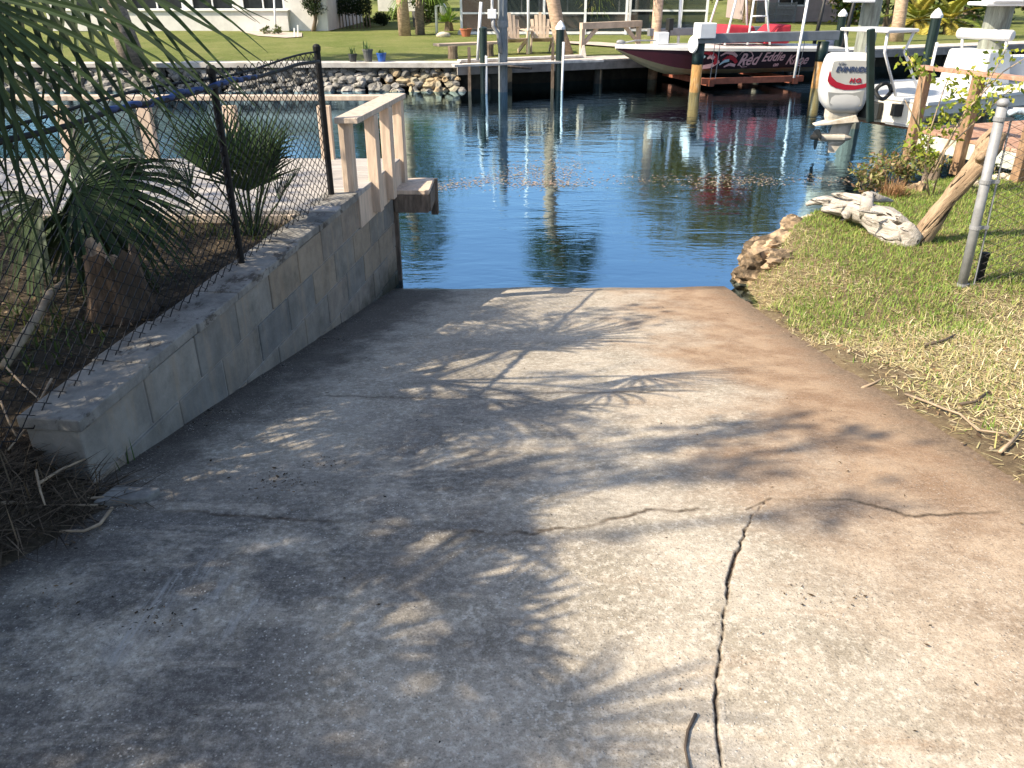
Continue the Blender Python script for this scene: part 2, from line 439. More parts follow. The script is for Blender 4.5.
# ------------------------------------------------------------------ ramp with its cracks
def poly_d(X, Y, pts, wv=None):
    best = np.full(X.shape, 1e9)
    for a, b in zip(pts[:-1], pts[1:]):
        dx, dy = b[0] - a[0], b[1] - a[1]; L2 = dx * dx + dy * dy + 1e-12
        t = np.clip(((X - a[0]) * dx + (Y - a[1]) * dy) / L2, 0, 1)
        best = np.minimum(best, np.hypot(X - a[0] - t * dx, Y - a[1] - t * dy))
    return best
def jag(pxs, amp, seed, step=.035):
    r = random.Random(seed); P = [atRamp(*p) for p in pxs]; out = []; ox = oy = 0
    for a, b in zip(P[:-1], P[1:]):
        n = max(1, int((b - a).length / step))
        for i in range(n):
            ox = ox * .6 + r.uniform(-amp, amp); oy = oy * .5 + r.uniform(-amp, amp) * .5
            q = a.lerp(b, i / n); out.append((q.x + ox, q.y + oy))
    out.append((P[-1].x, P[-1].y)); return out
C1 = jag([(768, 500), (750, 518), (738, 552), (726, 596), (719, 640), (716, 690), (717, 735), (721, 767), (724, 830)], .006, 1, .03)
C2 = jag([(1000, 512), (905, 516), (850, 501), (768, 500)], .014, 2, .018)
C3 = jag([(752, 514), (700, 510), (640, 513), (590, 527), (520, 534), (440, 530), (372, 524), (300, 520), (210, 515), (150, 508)], .016, 3, .018)
C4 = jag([(330, 396), (420, 399), (520, 392), (640, 393), (760, 388)], .02, 4)
C5 = jag([(770, 500), (746, 510)], .008, 5)
def crackf(X, Y, main=False):
    o = np.zeros(X.shape)
    w1 = -.0012 + .009 * np.clip(npn(X * 2.5, Y, 11, 21), 0, 1) + .004 * npn(X, Y, 150, 25) + .002 * (1 - sstep(1.1, 1.9, Y)); w1 = np.maximum(w1, -.003); o = np.maximum(o, 1 - sstep(w1, w1 + .005, poly_d(X, Y, C1)))
    if main: return o
    gap = sstep(-.25, .15, npn(X, Y, 5, 22)) * (.55 + .45 * sstep(-.1, .1, npn(X, Y, 40, 27)))
    o = np.maximum(o, (1 - sstep(.002, .013, poly_d(X, Y, C2))) * (.2 + .7 * sstep(-.2, .2, npn(X, Y, 6, 26))))
    o = np.maximum(o, (1 - sstep(.002, .014, poly_d(X, Y, C3))) * (.12 + .75 * gap))
    o = np.maximum(o, (1 - sstep(.004, .02, poly_d(X, Y, C4))) * .6 * sstep(-.2, .2, npn(X, Y, 4, 23)))
    o = np.maximum(o, (1 - sstep(.001, .009, poly_d(X, Y, C5))) * .7)
    return o
SC = [([(212, 560), (165, 600), (120, 655)], .045), ([(235, 575), (200, 610), (165, 650)], .018), ([(585, 690), (586, 768)], .008), ([(262, 600), (215, 640)], .02)]
SCP = [([tuple(atRamp(*p)[:2]) for p in a], w_) for a, w_ in SC]
def scufff(X, Y):
    o = np.zeros(X.shape)
    for pts, w_ in SCP:
        o = np.maximum(o, (1 - sstep(w_ * .5, w_ * 1.3, poly_d(X, Y, pts))) * np.clip(.6 + .9 * npn(X * 6, Y, 9, 31), 0, 1))
    return o
def zr2(X, Y):
    z = zramp(Y) + .006 * npn(X, Y, 2.3, 41) + .010 * npn(X, Y, 4.5, 43) * sstep(5.2, 6.0, Y) + .0022 * npn(X, Y, 17, 42)
    # slab left of the long crack sits a touch lower
    return z - .010 * crackf(X, Y, True) ** 2 - .003 * np.clip(npn(X, Y, 60, 45), 0, 1) * (1 - sstep(.0, .05, poly_d(X, Y, C1)))
ys = np.concatenate([np.arange(-6, .8, .25), np.arange(.8, 2.2, .005), np.arange(2.2, 3.1, .0085), np.arange(3.1, 4.4, .013), np.arange(4.4, 9.3, .03)])
CX = [p[0] for p in C1]; xs = np.concatenate([np.arange(-2.7, -1.7, .05), np.arange(-1.7, min(CX) - .04, .010), np.arange(min(CX) - .04, max(CX) + .03, .0035), np.arange(max(CX) + .03, EDGE + .15, .010)])
def rkeep(X, Y): return (X < redge(Y) + .03) & ((Y < 2.12) | (X > wallx(Y) - .06)) 
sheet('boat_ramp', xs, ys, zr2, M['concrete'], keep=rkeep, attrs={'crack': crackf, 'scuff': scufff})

# ------------------------------------------------------------------ terrain sheets
sheet('yard_ground', np.concatenate([np.arange(-40, -6, 2), np.arange(-6, -.6, .045)]), np.concatenate([np.arange(-40, 0, 2), np.arange(0, 6.4, .045)]),
      zyard, M['yard'], keep=lambda X, Y: (X < wallx(np.clip(Y, 0, 9)) - .1) | ((Y < 2.17) & (X < -1.0)))
sheet('bank_ground', np.concatenate([np.arange(EDGE - .12, 6.2, .03), np.arange(6.3, 60, 2)]), np.concatenate([np.arange(-40, .5, 2), np.arange(.5, 11, .03), np.arange(11.2, 14, .4)]),
      zbank, M['bank'])
def flat(z): return lambda X, Y: np.full(X.shape, z)
sheet('ground', np.linspace(-600, 600, 13), np.linspace(-600, 1500, 15), flat(-1.6), M['bed'])
sheet('canal_bed', np.linspace(-80, 80, 60), np.linspace(5.5, 30, 40), lambda X, Y: -1.0 + .12 * npn(X, Y, .6, 50) - .25 * sstep(7, 10, Y), M['bed'])
sheet('water', np.linspace(-300, 300, 20), np.array([5.2, 8, 12, 16, 20, 24, 30, 45]), flat(0.0), M['water'], smooth=True)
DLINE = lambda x: 19.7 + (x + 1.3) * .43          # front of the far dock, right of x = -1.3
def fl_y(x): return np.where(x < -1.3, 20.15, DLINE(x) + .45)
X0 = np.concatenate([np.linspace(-300, -20, 15), np.arange(-18, 30, .6), np.linspace(32, 300, 15)])
K = np.concatenate([np.linspace(0, 1, 40) ** 1.6 * 60, np.array([80, 120, 200, 400, 900])])
XX, KK = np.meshgrid(X0, K)
YY = fl_y(XX) + KK; ZZ = BANK - .01 + .05 * npn(XX, YY, .35, 60) * sstep(1.5, 5, KK)
nx = len(X0); i, j = np.meshgrid(np.arange(len(K) - 1), np.arange(nx - 1), indexing='ij'); a = (i * nx + j).ravel()
lw = np_mesh('lawn', np.stack([XX, YY, ZZ], -1).reshape(-1, 3), np.stack([a, a + 1, a + nx + 1, a + nx], -1), M['lawn'], smooth=True); lw['kind'] = 'structure'
# ------------------------------------------------------------------ plant generators
def quads_leaves(P, N_dir, size, asp, rng, cup=.25):
    """rhombic leaves at points P; returns V, F"""
    n = len(P)
    d = rng.normal(size=(n, 3)); d /= np.linalg.norm(d, axis=1, keepdims=True)
    if N_dir is not None: d = d + N_dir; d /= np.linalg.norm(d, axis=1, keepdims=True)
    s = np.cross(d, rng.normal(size=(n, 3))); s /= np.linalg.norm(s, axis=1, keepdims=True) + 1e-9
    L = size * rng.uniform(.6, 1.3, (n, 1)); W = L * asp
    up = np.cross(s, d)
    a = P; b = P + d * L * .5 + s * W * .5 + up * L * cup * .3; c = P + d * L; e = P + d * L * .5 - s * W * .5 + up * L * cup * .3
    V = np.stack([a, b, c, e], 1).reshape(-1, 3); F = np.arange(4 * n).reshape(-1, 4)
    return V, F
def leafcols(n, cols, rng, k=4, jit=.25):
    cols = np.array(cols); c = cols[rng.integers(0, len(cols), n)] * rng.uniform(1 - jit, 1 + jit, (n, 1))
    return np.repeat(c, k, axis=0)
def clumps(center, rad, n_cl, per, cl_r, rng, shell=.55, flat=1.0):
    u = rng.normal(size=(n_cl, 3)); u /= np.linalg.norm(u, axis=1, keepdims=True)
    r = rng.uniform(shell, 1, (n_cl, 1))
    C = np.array(center) + u * r * np.array(rad)
    sz = cl_r * rng.uniform(.6, 1.4, n_cl)
    P = np.concatenate([c + rng.normal(size=(per, 3)) * s * np.array([.5, .5, .36 * flat]) for c, s in zip(C, sz)])
    return C, P
def broad_tree(name, label, base, h, crown_c, crown_r, cols, leaf, n_cl, per, cl_r, seed, mat='leaf', trunk_r=.2, group=None, cat='tree', bark='bark', trunk_pts=None, crown_name='crown', asp=.55):
    rng = np.random.default_rng(seed); base = Vector(base); cc = Vector(crown_c)
    t = thing(name, label, cat, base, group)
    C, P = clumps(cc, crown_r, n_cl, per, cl_r, rng)
    V, F = quads_leaves(P, np.array([0, 0, -.15]), leaf, asp, rng)
    np_mesh(crown_name, V, F, M[mat], t, leafcols(len(P), cols, rng))
    mb = MB(); pts = trunk_pts or [base + Vector((0, 0, -.05)), base.lerp(cc, .35) + Vector((.1, 0, 0)), base.lerp(cc, .75), cc + Vector((0, 0, crown_r[2] * .3))]
    mb.tube(pts, [trunk_r * 1.25, trunk_r, trunk_r * .75, trunk_r * .3], 9)
    for k in range(min(n_cl, 14)):
        q = Vector(C[k]); p0 = Vector(pts[1]).lerp(Vector(pts[2]), rng.uniform(.2, 1)); m = p0.lerp(q, .55) + Vector((0, 0, rng.uniform(0, .15) * h * .2))
        mb.tube([p0, m, q], [trunk_r * .42, trunk_r * .25, trunk_r * .07], 5, False)
    mb.build('trunk', M[bark], t, smooth=True)
    return t
def bush(name, label, base, rad, cols, leaf, n, seed, cat='shrub', group=None, mat='leaf', stems=5, asp=.5, lift=.0, n_cl=None):
    """low plant: leaf clumps and a few stems"""
    rng = np.random.default_rng(seed); base = Vector(base); t = thing(name, label, cat, base, group)
    c = base + Vector((0, 0, rad[2] + lift)); ncl = n_cl or max(8, n // 40)
    C, P = clumps(c, rad, ncl, max(4, n // ncl), min(rad) * .45, rng, .35)
    P[:, 2] = np.maximum(P[:, 2], base.z + .01)
    V, F = quads_leaves(P, np.array([0, 0, .25]), leaf, asp, rng)
    np_mesh('foliage', V, F, M[mat], t, leafcols(len(P), cols, rng))
    mb = MB()
    for k in range(stems):
        q = Vector(C[k % len(C)]); mb.tube([base + Vector((rng.uniform(-.1, .1) * rad[0], rng.uniform(-.1, .1) * rad[1], -.03)), base.lerp(q, .55) + Vector((0, 0, .1 * rad[2])), q], [max(.006, rad[2] * .04), max(.004, rad[2] * .028), .003], 5, False)
    mb.build('stem', M['bark'], t, smooth=True)
    return t

def fan(mb, hub, axis, normal, Rr, nseg=34, spread=250, droop=.25, wid=.035, rng=random, fold=.35, curl=0.0):
    """palmate fan leaf made of folded tapering segments joined near the hub"""
    hub, axis, normal = Vector(hub), Vector(axis).normalized(), Vector(normal)
    normal = (normal - axis * normal.dot(axis)).normalized(); side = axis.cross(normal)
    for k in range(nseg):
        a = R(spread) * ((k + .5) / nseg - .5) + rng.uniform(-.02, .02)
        d = (axis * math.cos(a) + side * math.sin(a)).normalized(); s = (side * math.cos(a) - axis * math.sin(a))
        L = Rr * (.68 + .32 * math.cos(a * .62)) * rng.uniform(.88, 1.06)
        dr = droop * rng.uniform(.6, 1.5); prev = None; tw = rng.uniform(-.25, .25)
        rows = []
        for q in (0, .12, .35, .6, .82, 1.0):
            p = hub + d * (L * q) + normal * (curl * math.sin(a) ** 2 * L * q) + Vector((0, 0, -dr * L * q * q * q)) + s * tw * .12 * L * q * q
            half = 2 * math.pi * spread / 360 / nseg * L * q * .5
            wv = min(half * 1.04 + .001, wid * .5) * (1 if q < .4 else max(0.04, (1 - q) / .6) ** .8)
            rows.append((p, wv))
        vs = []
        for p, wv in rows:
            vs += [p - s * wv + normal * wv * fold, p, p + s * wv + normal * wv * fold]
        f = []
        for r_ in range(len(rows) - 1):
            b = r_ * 3; f += [(b, b + 1, b + 4, b + 3), (b + 1, b + 2, b + 5, b + 4)]
        g = rng.uniform(.75, 1.25); c0 = mb.col
        mb.col = (c0[0] * g, c0[1] * g, c0[2] * g); mb._add(vs, f); mb.col = c0
def fan_frond(parent, root, hub, Rr, col, rng, axis=None, normal=None, nseg=34, spread=250, droop=.25, wid=.036, pet=.012, mat='palm', curl=.25, name='frond'):
    root, hub = Vector(root), Vector(hub); mb = MB().color(col)
    d = (hub - root).normalized()
    mid = root.lerp(hub, .5) + Vector((0, 0, .06 * (hub - root).length))
    mb.tube([root, mid, hub, hub + (Vector(axis) if axis else d).normalized() * Rr * .22], [pet * 1.3, pet, pet * .8, pet * .25], 5)
    ax = Vector(axis) if axis else (d + Vector((0, 0, -.25)))
    nm = Vector(normal) if normal else Vector((0, 0, 1))
    fan(mb, hub, ax, nm, Rr, nseg, spread, droop, wid, rng, curl=curl)
    return mb.build(name, M[mat], parent)
def feather(mb, root, dirv, L, droop, nl, ll, rng, lw=.02, vee=.35):
    """pinnate frond"""
    root = Vector(root); d = Vector(dirv).normalized(); pts = []
    for k in range(9):
        q = k / 8; pts.append(root + d * L * q + Vector((0, 0, -droop * L * q * q)))
    mb.tube(pts, [.018 * (1 - .85 * k / 8) * max(.5, L / 2) for k in range(9)], 4, False)
    for k in range(nl):
        q = .12 + .88 * k / nl; i = min(7, int(q * 8)); f = q * 8 - i; p = pts[i].lerp(pts[i + 1], f); tg = (pts[i + 1] - pts[i]).normalized()
        sd_ = tg.cross(Vector((0, 0, 1)));
        if sd_.length < 1e-3: sd_ = Vector((1, 0, 0))
        sd_.normalize(); up = sd_.cross(tg)
        le = ll * (math.sin(math.pi * min(1, .12 + q * .9)) ** .6) * rng.uniform(.85, 1.1)
        for sg in (-1, 1):
            e = p + (sd_ * sg * .85 + tg * .55 + up * vee).normalized() * le + Vector((0, 0, -.22 * le))
            m = p.lerp(e, .45) + Vector((0, 0, .07 * le)); wv = tg * lw
            g = rng.uniform(.7, 1.3); c0 = mb.col; mb.col = (c0[0] * g, c0[1] * g, c0[2] * g)
            mb._add([p, m - wv, e, m + wv], [(0, 1, 2, 3)]); mb.col = c0
def blades(name, base, rng, hmin, hmax, wmin, wmax, lean, cols, mat, parent=None, jit=.3, flat=False):
    n = len(base); a = rng.uniform(0, 2 * np.pi, n); h = rng.uniform(hmin, hmax, (n, 1)); wd = rng.uniform(wmin, wmax, (n, 1))
    sd_ = np.stack([np.cos(a), np.sin(a), np.zeros(n)], 1); ln = np.stack([-np.sin(a), np.cos(a), np.zeros(n)], 1) * rng.uniform(0, lean, (n, 1))
    up = np.array([0, 0, 1.0]) if not flat else np.array([0, 0, .12])
    d = up + ln; d /= np.linalg.norm(d, axis=1, keepdims=True)
    d2 = d + ln * .8 - np.array([0, 0, .12]); d2 /= np.linalg.norm(d2, axis=1, keepdims=True)
    m = base + d * h * .55; tip = m + d2 * h * .45
    V = np.stack([base - sd_ * wd, base + sd_ * wd, m + sd_ * wd * .75, m - sd_ * wd * .75, tip, tip], 1)
    V[:, 5] += sd_ * wd * .1
    V = V.reshape(-1, 3); b = np.arange(n)[:, None] * 6
    F = np.concatenate([b + [0, 1, 2, 3], b + [3, 2, 5, 4]])
    return np_mesh(name, V, F, M[mat], parent, leafcols(n, cols, rng, 6, jit))

M['leaf'] = leafmat('leaf_green', trans=.28, spec=.25)
M['palm'] = leafmat('palm_leaf', trans=.16, rough=.55, spec=.22)
M['grass'] = leafmat('grass_blade', trans=.25, rough=.6, spec=.2)
M['dry'] = leafmat('dry_leaf', trans=.1, rough=.8, spec=.1)
M['bark'] = simple('bark', (.16, .12, .085), .9, var=.5, scale=9, bump=.9, stretch=(1, 1, .35))
M['palmbark'] = simple('palm_bark', (.24, .19, .145), .9, var=.35, scale=8, bump=.9, stretch=(1, 1, 3), dirt=(.10, .08, .06), dscale=5, dlo=.5, dhi=.7)
M['palmtan'] = simple('pale_palm_bark', (.42, .30, .21), .9, var=.3, scale=8, bump=.8, stretch=(1, 1, 3))

# ------------------------------------------------------------------ block wall
du = Vector((.115, 1, 0)).normalized(); dv = Vector((-du.y, du.x, 0))      # along the wall, and away from the ramp
WO = Vector((-1.667, 0, 0)); ULEN = math.sqrt(1 + .115 ** 2)
def W(u, v, z): return WO + du * u + dv * v + Vector((0, 0, z))
U0, U1, U2 = 2.26 * ULEN, 5.40 * ULEN, 6.32 * ULEN
def wbox(mb, u0, u1, v0, v1, z0, z1, sk=0):
    mb.hexa([W(u0, v0, z0), W(u0, v1, z0), W(u1, v1, z0), W(u1, v0, z0), W(u0, v0, z1), W(u0, v1, z1), W(u1, v1, z1 + sk), W(u1, v0, z1 + sk)][::1])
def m_block():
    t = NT('block_masonry'); c = t.coord(); p = t.xyz(c)
    b = t.attr('col', 'Color')
    n = t.noise(c, 6, 8, .7); f = t.noise(c, 60, 6, .7)
    hi = t.ss(n, .25, .75, .72, 1.25); cc = t.n('ShaderNodeCombineColor'); [t.put(cc.inputs[i], hi) for i in range(3)]
    k = t.mix(1.0, b, cc.outputs[0], 'MULTIPLY')
    st = t.ss(t.noise(t.mapping(c, (9, 9, 1.1)), 1.6, 6, .6), .48, .72)          # streaks run down from the cap
    k = t.mix(t.math('MULTIPLY', st, .45), k, (.34, .26, .18))
    k = t.mix(t.ss(t.noise(c, 3.2, 8, .7), .55, .72, 0, .6), k, (.085, .085, .075))
    k = t.mix(t.ss(t.math('ADD', p[2], t.math('MULTIPLY', t.math('SUBTRACT', n, .5), .3)), .30, .0), k, (.05, .048, .032))
    k = t.mix(t.ss(f, .62, .75, 0, .4), k, (.5, .46, .4))
    return t.done(t.bsdf(k, .92, 0, .15, t.bump(t.math('ADD', f, t.math('MULTIPLY', n, .5)), .55, .006)))
M['block'] = m_block()
def m_cap():
    t = NT('cap_masonry'); c = t.coord(); f = t.noise(c, 50, 7, .7); n = t.noise(c, 7, 8, .7)
    k = t.mix(t.ss(n, .3, .7), (.15, .142, .13), (.30, .285, .26))
    k = t.mix(t.ss(t.noise(t.mapping(c, (1, .5, 1)), 11, 9, .75), .54, .64, 0, .85), k, (.06, .05, .042))
    k = t.mix(t.ss(f, .62, .72, 0, .5), k, (.40, .38, .35))
    return t.done(t.bsdf(k, .92, 0, .15, t.bump(t.math('ADD', f, n), .6, .008)))
M['cap'] = m_cap()
wall = thing('retaining_wall', 'stained grey block retaining wall with a cap, stepped down at its end by the water', 'wall', W(U0, 0, 0))
r_ = random.Random(11); mb = MB()
tones = [(.235, .21, .18), (.22, .205, .18), (.255, .215, .17), (.205, .195, .178), (.27, .225, .175), (.18, .175, .165), (.245, .21, .175), (.25, .235, .21)]
CH = .2
for ci in range(7):
    zt = .908 - ci * CH; zb = zt - CH + .008
    ue = U1 if ci == 0 else U2
    u = U0 - (.2 if ci % 2 else 0)
    while u < ue - .02:
        a, b = max(u, U0), min(u + .392, ue)
        if b - a > .03:
            mb.color(r_.choice(tones)); o = r_.uniform(-.002, .003)
            wbox(mb, a + .002, b, o, .19, zb, zt)
        u += .40
mb.build('block_course', M['block'], wall, bevel=.006)
mb = MB().color((.30, .28, .26)); wbox(mb, U0 + .012, U1 - .01, .007, .185, -.7, .90); wbox(mb, U1 - .012, U2 - .012, .008, .186, -.7, .70)
mb.build('mortar', M['block'], wall)
mb = MB(); u = U0 - .01
while u < U1 - .05:
    L = min(r_.uniform(.36, .44), U1 + .012 - u); o = r_.uniform(-.004, .008); z = .911 + r_.uniform(0, .003)
    wbox(mb, u, u + L - .004, -.012 + o, .205 + r_.uniform(-.01, .01), z, .958 + r_.uniform(-.006, .010), r_.uniform(-.006, .006)); u += L
mb.build('cap_stone', M['cap'], wall, bevel=.006)

# ------------------------------------------------------------------ left chain link fence
M['blackmetal'] = simple('black_vinyl', (.007, .007, .008), .6, var=.3, spec=.25, dirt=(.02, .017, .014), dscale=8, dlo=.55, dhi=.7)
M['galv'] = simple('galvanised_steel', (.27, .275, .285), .6, .25, var=.15, scale=12, dirt=(.19, .175, .16), dscale=7, dlo=.55, dhi=.75, bump=.1)
M['bluehose'] = simple('blue_plastic', (.008, .030, .13), .5, var=.3, scale=10)
fence = thing('chain_link_fence', 'black chain link fence on round posts standing behind the block wall', 'fence', W(3.9, .15, .9))
def chainlink(name, mat, P, nU, nZ, w_, hz, rad, parent, jag_=0.0, seed=1, tips=True):
    """P(u,z)->Vector; nU zigzag wires of pitch w_; nZ half steps of hz"""
    rng = random.Random(seed); mb = MB()
    for i in range(nU):
        pts = []
        for k in range(nZ + 1):
            u = i * w_ + (w_ * .5 if (k + i) % 2 else -w_ * .5) * 1.04
            e = .0022 if (k + i) % 2 else -.0022
            pts.append(P(u, k * hz) + dv * e + Vector((rng.uniform(-1, 1), rng.uniform(-1, 1), rng.uniform(-1, 1))) * jag_)
        mb.tube(pts, rad, 4, False)
    return mb.build(name, mat, parent)
FU0 = 1.92 * ULEN
chainlink('wire_mesh', M['blackmetal'], lambda u, z: W(FU0 + u, .145 + .012 * math.sin(u * 3) * math.sin(z * 3), .93 + z - .01 * math.sin(u * 2.2)), int((5.32 * ULEN - FU0) / .043), 37, .043, .0248, .0026, fence)
for Y in (5.32, 3.88, 1.9):
    u = Y * ULEN
    mb = MB(); mb.tube([W(u, .15, .70), W(u, .15, 1.86)], .021 if Y == 5.32 else .018, 12); mb.lathe(W(u, .15, 1.86), [(.025, -.012), (.025, .012), (.016, .024), (.0, .028)], 12)
    mb.build('post', M['blackmetal'], fence, smooth=False)
mb = MB(); mb.tube([W(FU0 + k * .1, .15, 1.835 - .012 * math.sin(k * .35)) for k in range(int((5.3 * ULEN - FU0) / .1) + 1)], .006, 6)
mb.build('tension_wire', M['blackmetal'], fence)
mb = MB(); r2 = random.Random(3); pts = []
for k in range(60):
    u = 2.95 + k * (4.3 - 2.95) / 59; pts.append(W(u, .115 + .008 * math.sin(k * 1.7), 1.805 + .006 * math.sin(k * .31) + .004 * math.sin(k * .83)))
mb.tube(pts, .012, 8); hose = mb.build('garden_hose', M['bluehose'], None, smooth=True)
tag(hose, 'blue plastic hose threaded along the top of the black chain link fence', 'hose')
mb = MB(); mb.tube([W(1.95 + k * .1, .113 + .006 * math.sin(k * 1.3), 1.80 + .006 * math.sin(k * .7)) for k in range(34)], .010, 8)
tag(mb.build('dark_cable', M['blackmetal'], None, smooth=True), 'black cable running along the top of the chain link fence behind palm leaves', 'cable')

# ------------------------------------------------------------------ deck
M['deckwood'] = simple('weathered_pine', (.50, .41, .33), .8, var=.22, scale=7, bump=.35, stretch=(5, 5, .6), dirt=(.34, .29, .25), dscale=3, dlo=.5, dhi=.75)
M['freshwood'] = simple('treated_pine', (.58, .45, .345), .75, var=.2, scale=5, bump=.25, stretch=(6, 6, .7), dirt=(.42, .32, .23), dscale=4, dlo=.55, dhi=.8)
M['greyboard'] = simple('grey_deck_boards', (.37, .345, .325), .85, var=.2, scale=5, bump=.3, stretch=(.7, 6, 1), dirt=(.25, .23, .215), dscale=4, dlo=.5, dhi=.75)
deck = thing('wooden_deck', 'pale timber deck with a low handrail beyond the black fence', 'deck', (-2.5, 5.8, .9))
mb = MB(); DX0 = -7.0; Y = 4.92; r3 = random.Random(5)
while Y < 6.58:
    xe = wallx(Y + .07) + .0; mb.hexa([(DX0, Y, .925), (xe, Y, .925), (xe + .015, Y + .132, .925), (DX0, Y + .132, .925), (DX0, Y, .96), (xe, Y, .96), (xe + .015, Y + .132, .96), (DX0, Y + .132, .96)]); Y += .139
mb.build('decking', M['greyboard'], deck, bevel=.004)
mb = MB(); mb.bar((DX0, 6.62, .86), (wallx(6.62) - .005, 6.62, .86), .04, .18); mb.bar((DX0, 4.89, .88), (wallx(4.89) - .24, 4.89, .88), .04, .12)
mb.build('joist', M['deckwood'], deck, bevel=.003)
mb = MB()
for Ya, Yb, zt in ((5.43, 5.80, .945), (5.80, 6.2, .948), (6.2, 6.62, .95)):
    a, b = Ya * ULEN, Yb * ULEN; wbox(mb, a + .003, b, -.004 if Ya < 5.5 else -.008, .035, zt - .24, zt)
mb.build('rim_board', M['freshwood'], deck, bevel=.004)
def dpost(a, b, w_, d_, ang=0):
    mb = MB(); mb.bar(a, b, w_, d_, up=(du.x, du.y, 0)); return mb.build('rail_post', M['freshwood'], deck, bevel=.004)
RZ = 1.41
for Y, zb_, v0 in ((5.44, .93, .05), (5.78, .74, -.025), (6.17, .74, -.025), (6.64, .70, .0)):
    u = Y * ULEN; dpost(W(u, v0, zb_), W(u, v0, RZ), .075, .09)
for px, pyt, pyb in ((66, 103, 160), (146, 94, 160), (228, 93, 151), (334, 94, 150)):
    p = atZ(px + (8 if px < 300 else -6), pyb, .955); p.y = 6.56; p = atY(px + (8 if px < 300 else -6), pyb, 6.56)
    mb = MB(); mb.box((p.x, 6.56, (.955 + RZ) / 2 - .02), (.10, .06, RZ - .995)); mb.build('rail_post', M['freshwood'], deck, bevel=.004)
pA, pB = W(5.36 * ULEN, .02, RZ + .018), W(6.69 * ULEN, .02, RZ + .018)
mb = MB(); mb.bar(pA, pB, .155, .036); mb.build('handrail', M['deckwood'], deck, bevel=.004)
mb = MB(); mb.bar((DX0, 6.60, RZ + .013), (pB.x - .085, 6.60, RZ + .013), .10, .036); mb.build('handrail', M['deckwood'], deck, bevel=.004)
M['oldwood'] = simple('old_dark_wood', (.17, .13, .10), .9, var=.35, scale=6, bump=.5, stretch=(5, 5, 1), dirt=(.06, .05, .04), dscale=4, dlo=.45, dhi=.7)
# stepping platform outboard of the deck
st = thing('step_platform', 'small wooden step platform over the water at the end of the deck', 'platform', (-.83, 6.55, .6))
mb = MB()
for k in range(3): mb.box((-.80, 6.40 + k * .155, .745), (.29, .148, .035), rz=-.02)
mb.build('step_board', M['freshwood'], st, bevel=.004)
mb = MB(); mb.box((-.80, 6.335, .655), (.27, .035, .14)); mb.box((-.665, 6.555, .655), (.035, .40, .14)); mb.box((-.935, 6.555, .655), (.035, .40, .14))
mb.build('apron', M['oldwood'], st, bevel=.004)
for x_, y_ in ((-.66, 6.81), (-.95, 6.40)):
    mb = MB(); mb.box((x_, y_, .60 if x_ > -.9 else .05), (.06, .06, .30 if x_ > -.9 else 1.2)); mb.build('leg', M['oldwood'], st, bevel=.004)

# ------------------------------------------------------------------ plants and debris of the left yard
rp = random.Random(21)
GR = [(.030, .055, .020), (.036, .062, .024), (.045, .07, .03), (.028, .045, .022)]
sab = thing('cabbage_palm', 'leaning young cabbage palm whose long dark leaves hang over the black fence', 'palm', (-2.75, 2.55, .88))
mb = MB(); mb.tube([(-2.75, 2.55, .80), (-2.72, 2.58, 1.4), (-2.62, 2.62, 2.0), (-2.5, 2.66, 2.5)], [.16, .14, .13, .10], 12)
for k in range(26):
    a = k * 2.4; z = .95 + k * .058; c = Vector((-2.75 + .18 * max(0, (z - 1.2) / 1.3), 2.55 + .08 * (z - .9), z)); o_ = Vector((math.cos(a), math.sin(a), 0))
    mb.bar(c + o_ * .10, c + o_ * .24 + Vector((0, 0, .17)), .07, .02, up=o_)
mb.build('trunk', M['palmbark'], sab)
CR = Vector((-2.48, 2.66, 2.5))
FR = [  # hub px, depth, axis (px offset direction), radius
    ((5, -60), 2.6, (190, 150), .76), ((-40, -10), 2.45, (100, 230), .72), ((70, -75), 2.8, (190, 120), .66), ((-60, 40), 2.6, (90, 170), .55)]
for (hx, hy), Yh, (ax, ay), rr in FR:
    h_ = atY(hx, hy, Yh); e = atY(hx + ax, hy + ay, Yh - .05 - .1 * rp.random()); axv = (e - h_).normalized()
    fan_frond(sab, CR + (h_ - CR).normalized() * .06, h_, rr, rp.choice(GR), rp, axis=axv, normal=Vector((-.25, -.8, .55)) + Vector((rp.uniform(-.3, .3), 0, rp.uniform(-.2, .2))), nseg=21, spread=150, droop=.16, wid=.018, curl=.1)
for k in range(11):           # the rest of the crown, above the frame
    a = 1.7 + k * .29; el = rp.uniform(.1, .95); d = Vector((math.cos(a) * math.cos(el), math.sin(a) * math.cos(el), math.sin(el)))
    h_ = CR + d * rp.uniform(.6, .85)
    if h_.z < 2.75: h_.z = 2.75
    fan_frond(sab, CR, h_, rp.uniform(.7, .9), rp.choice(GR), rp, nseg=30, spread=230, droop=.35, wid=.036)

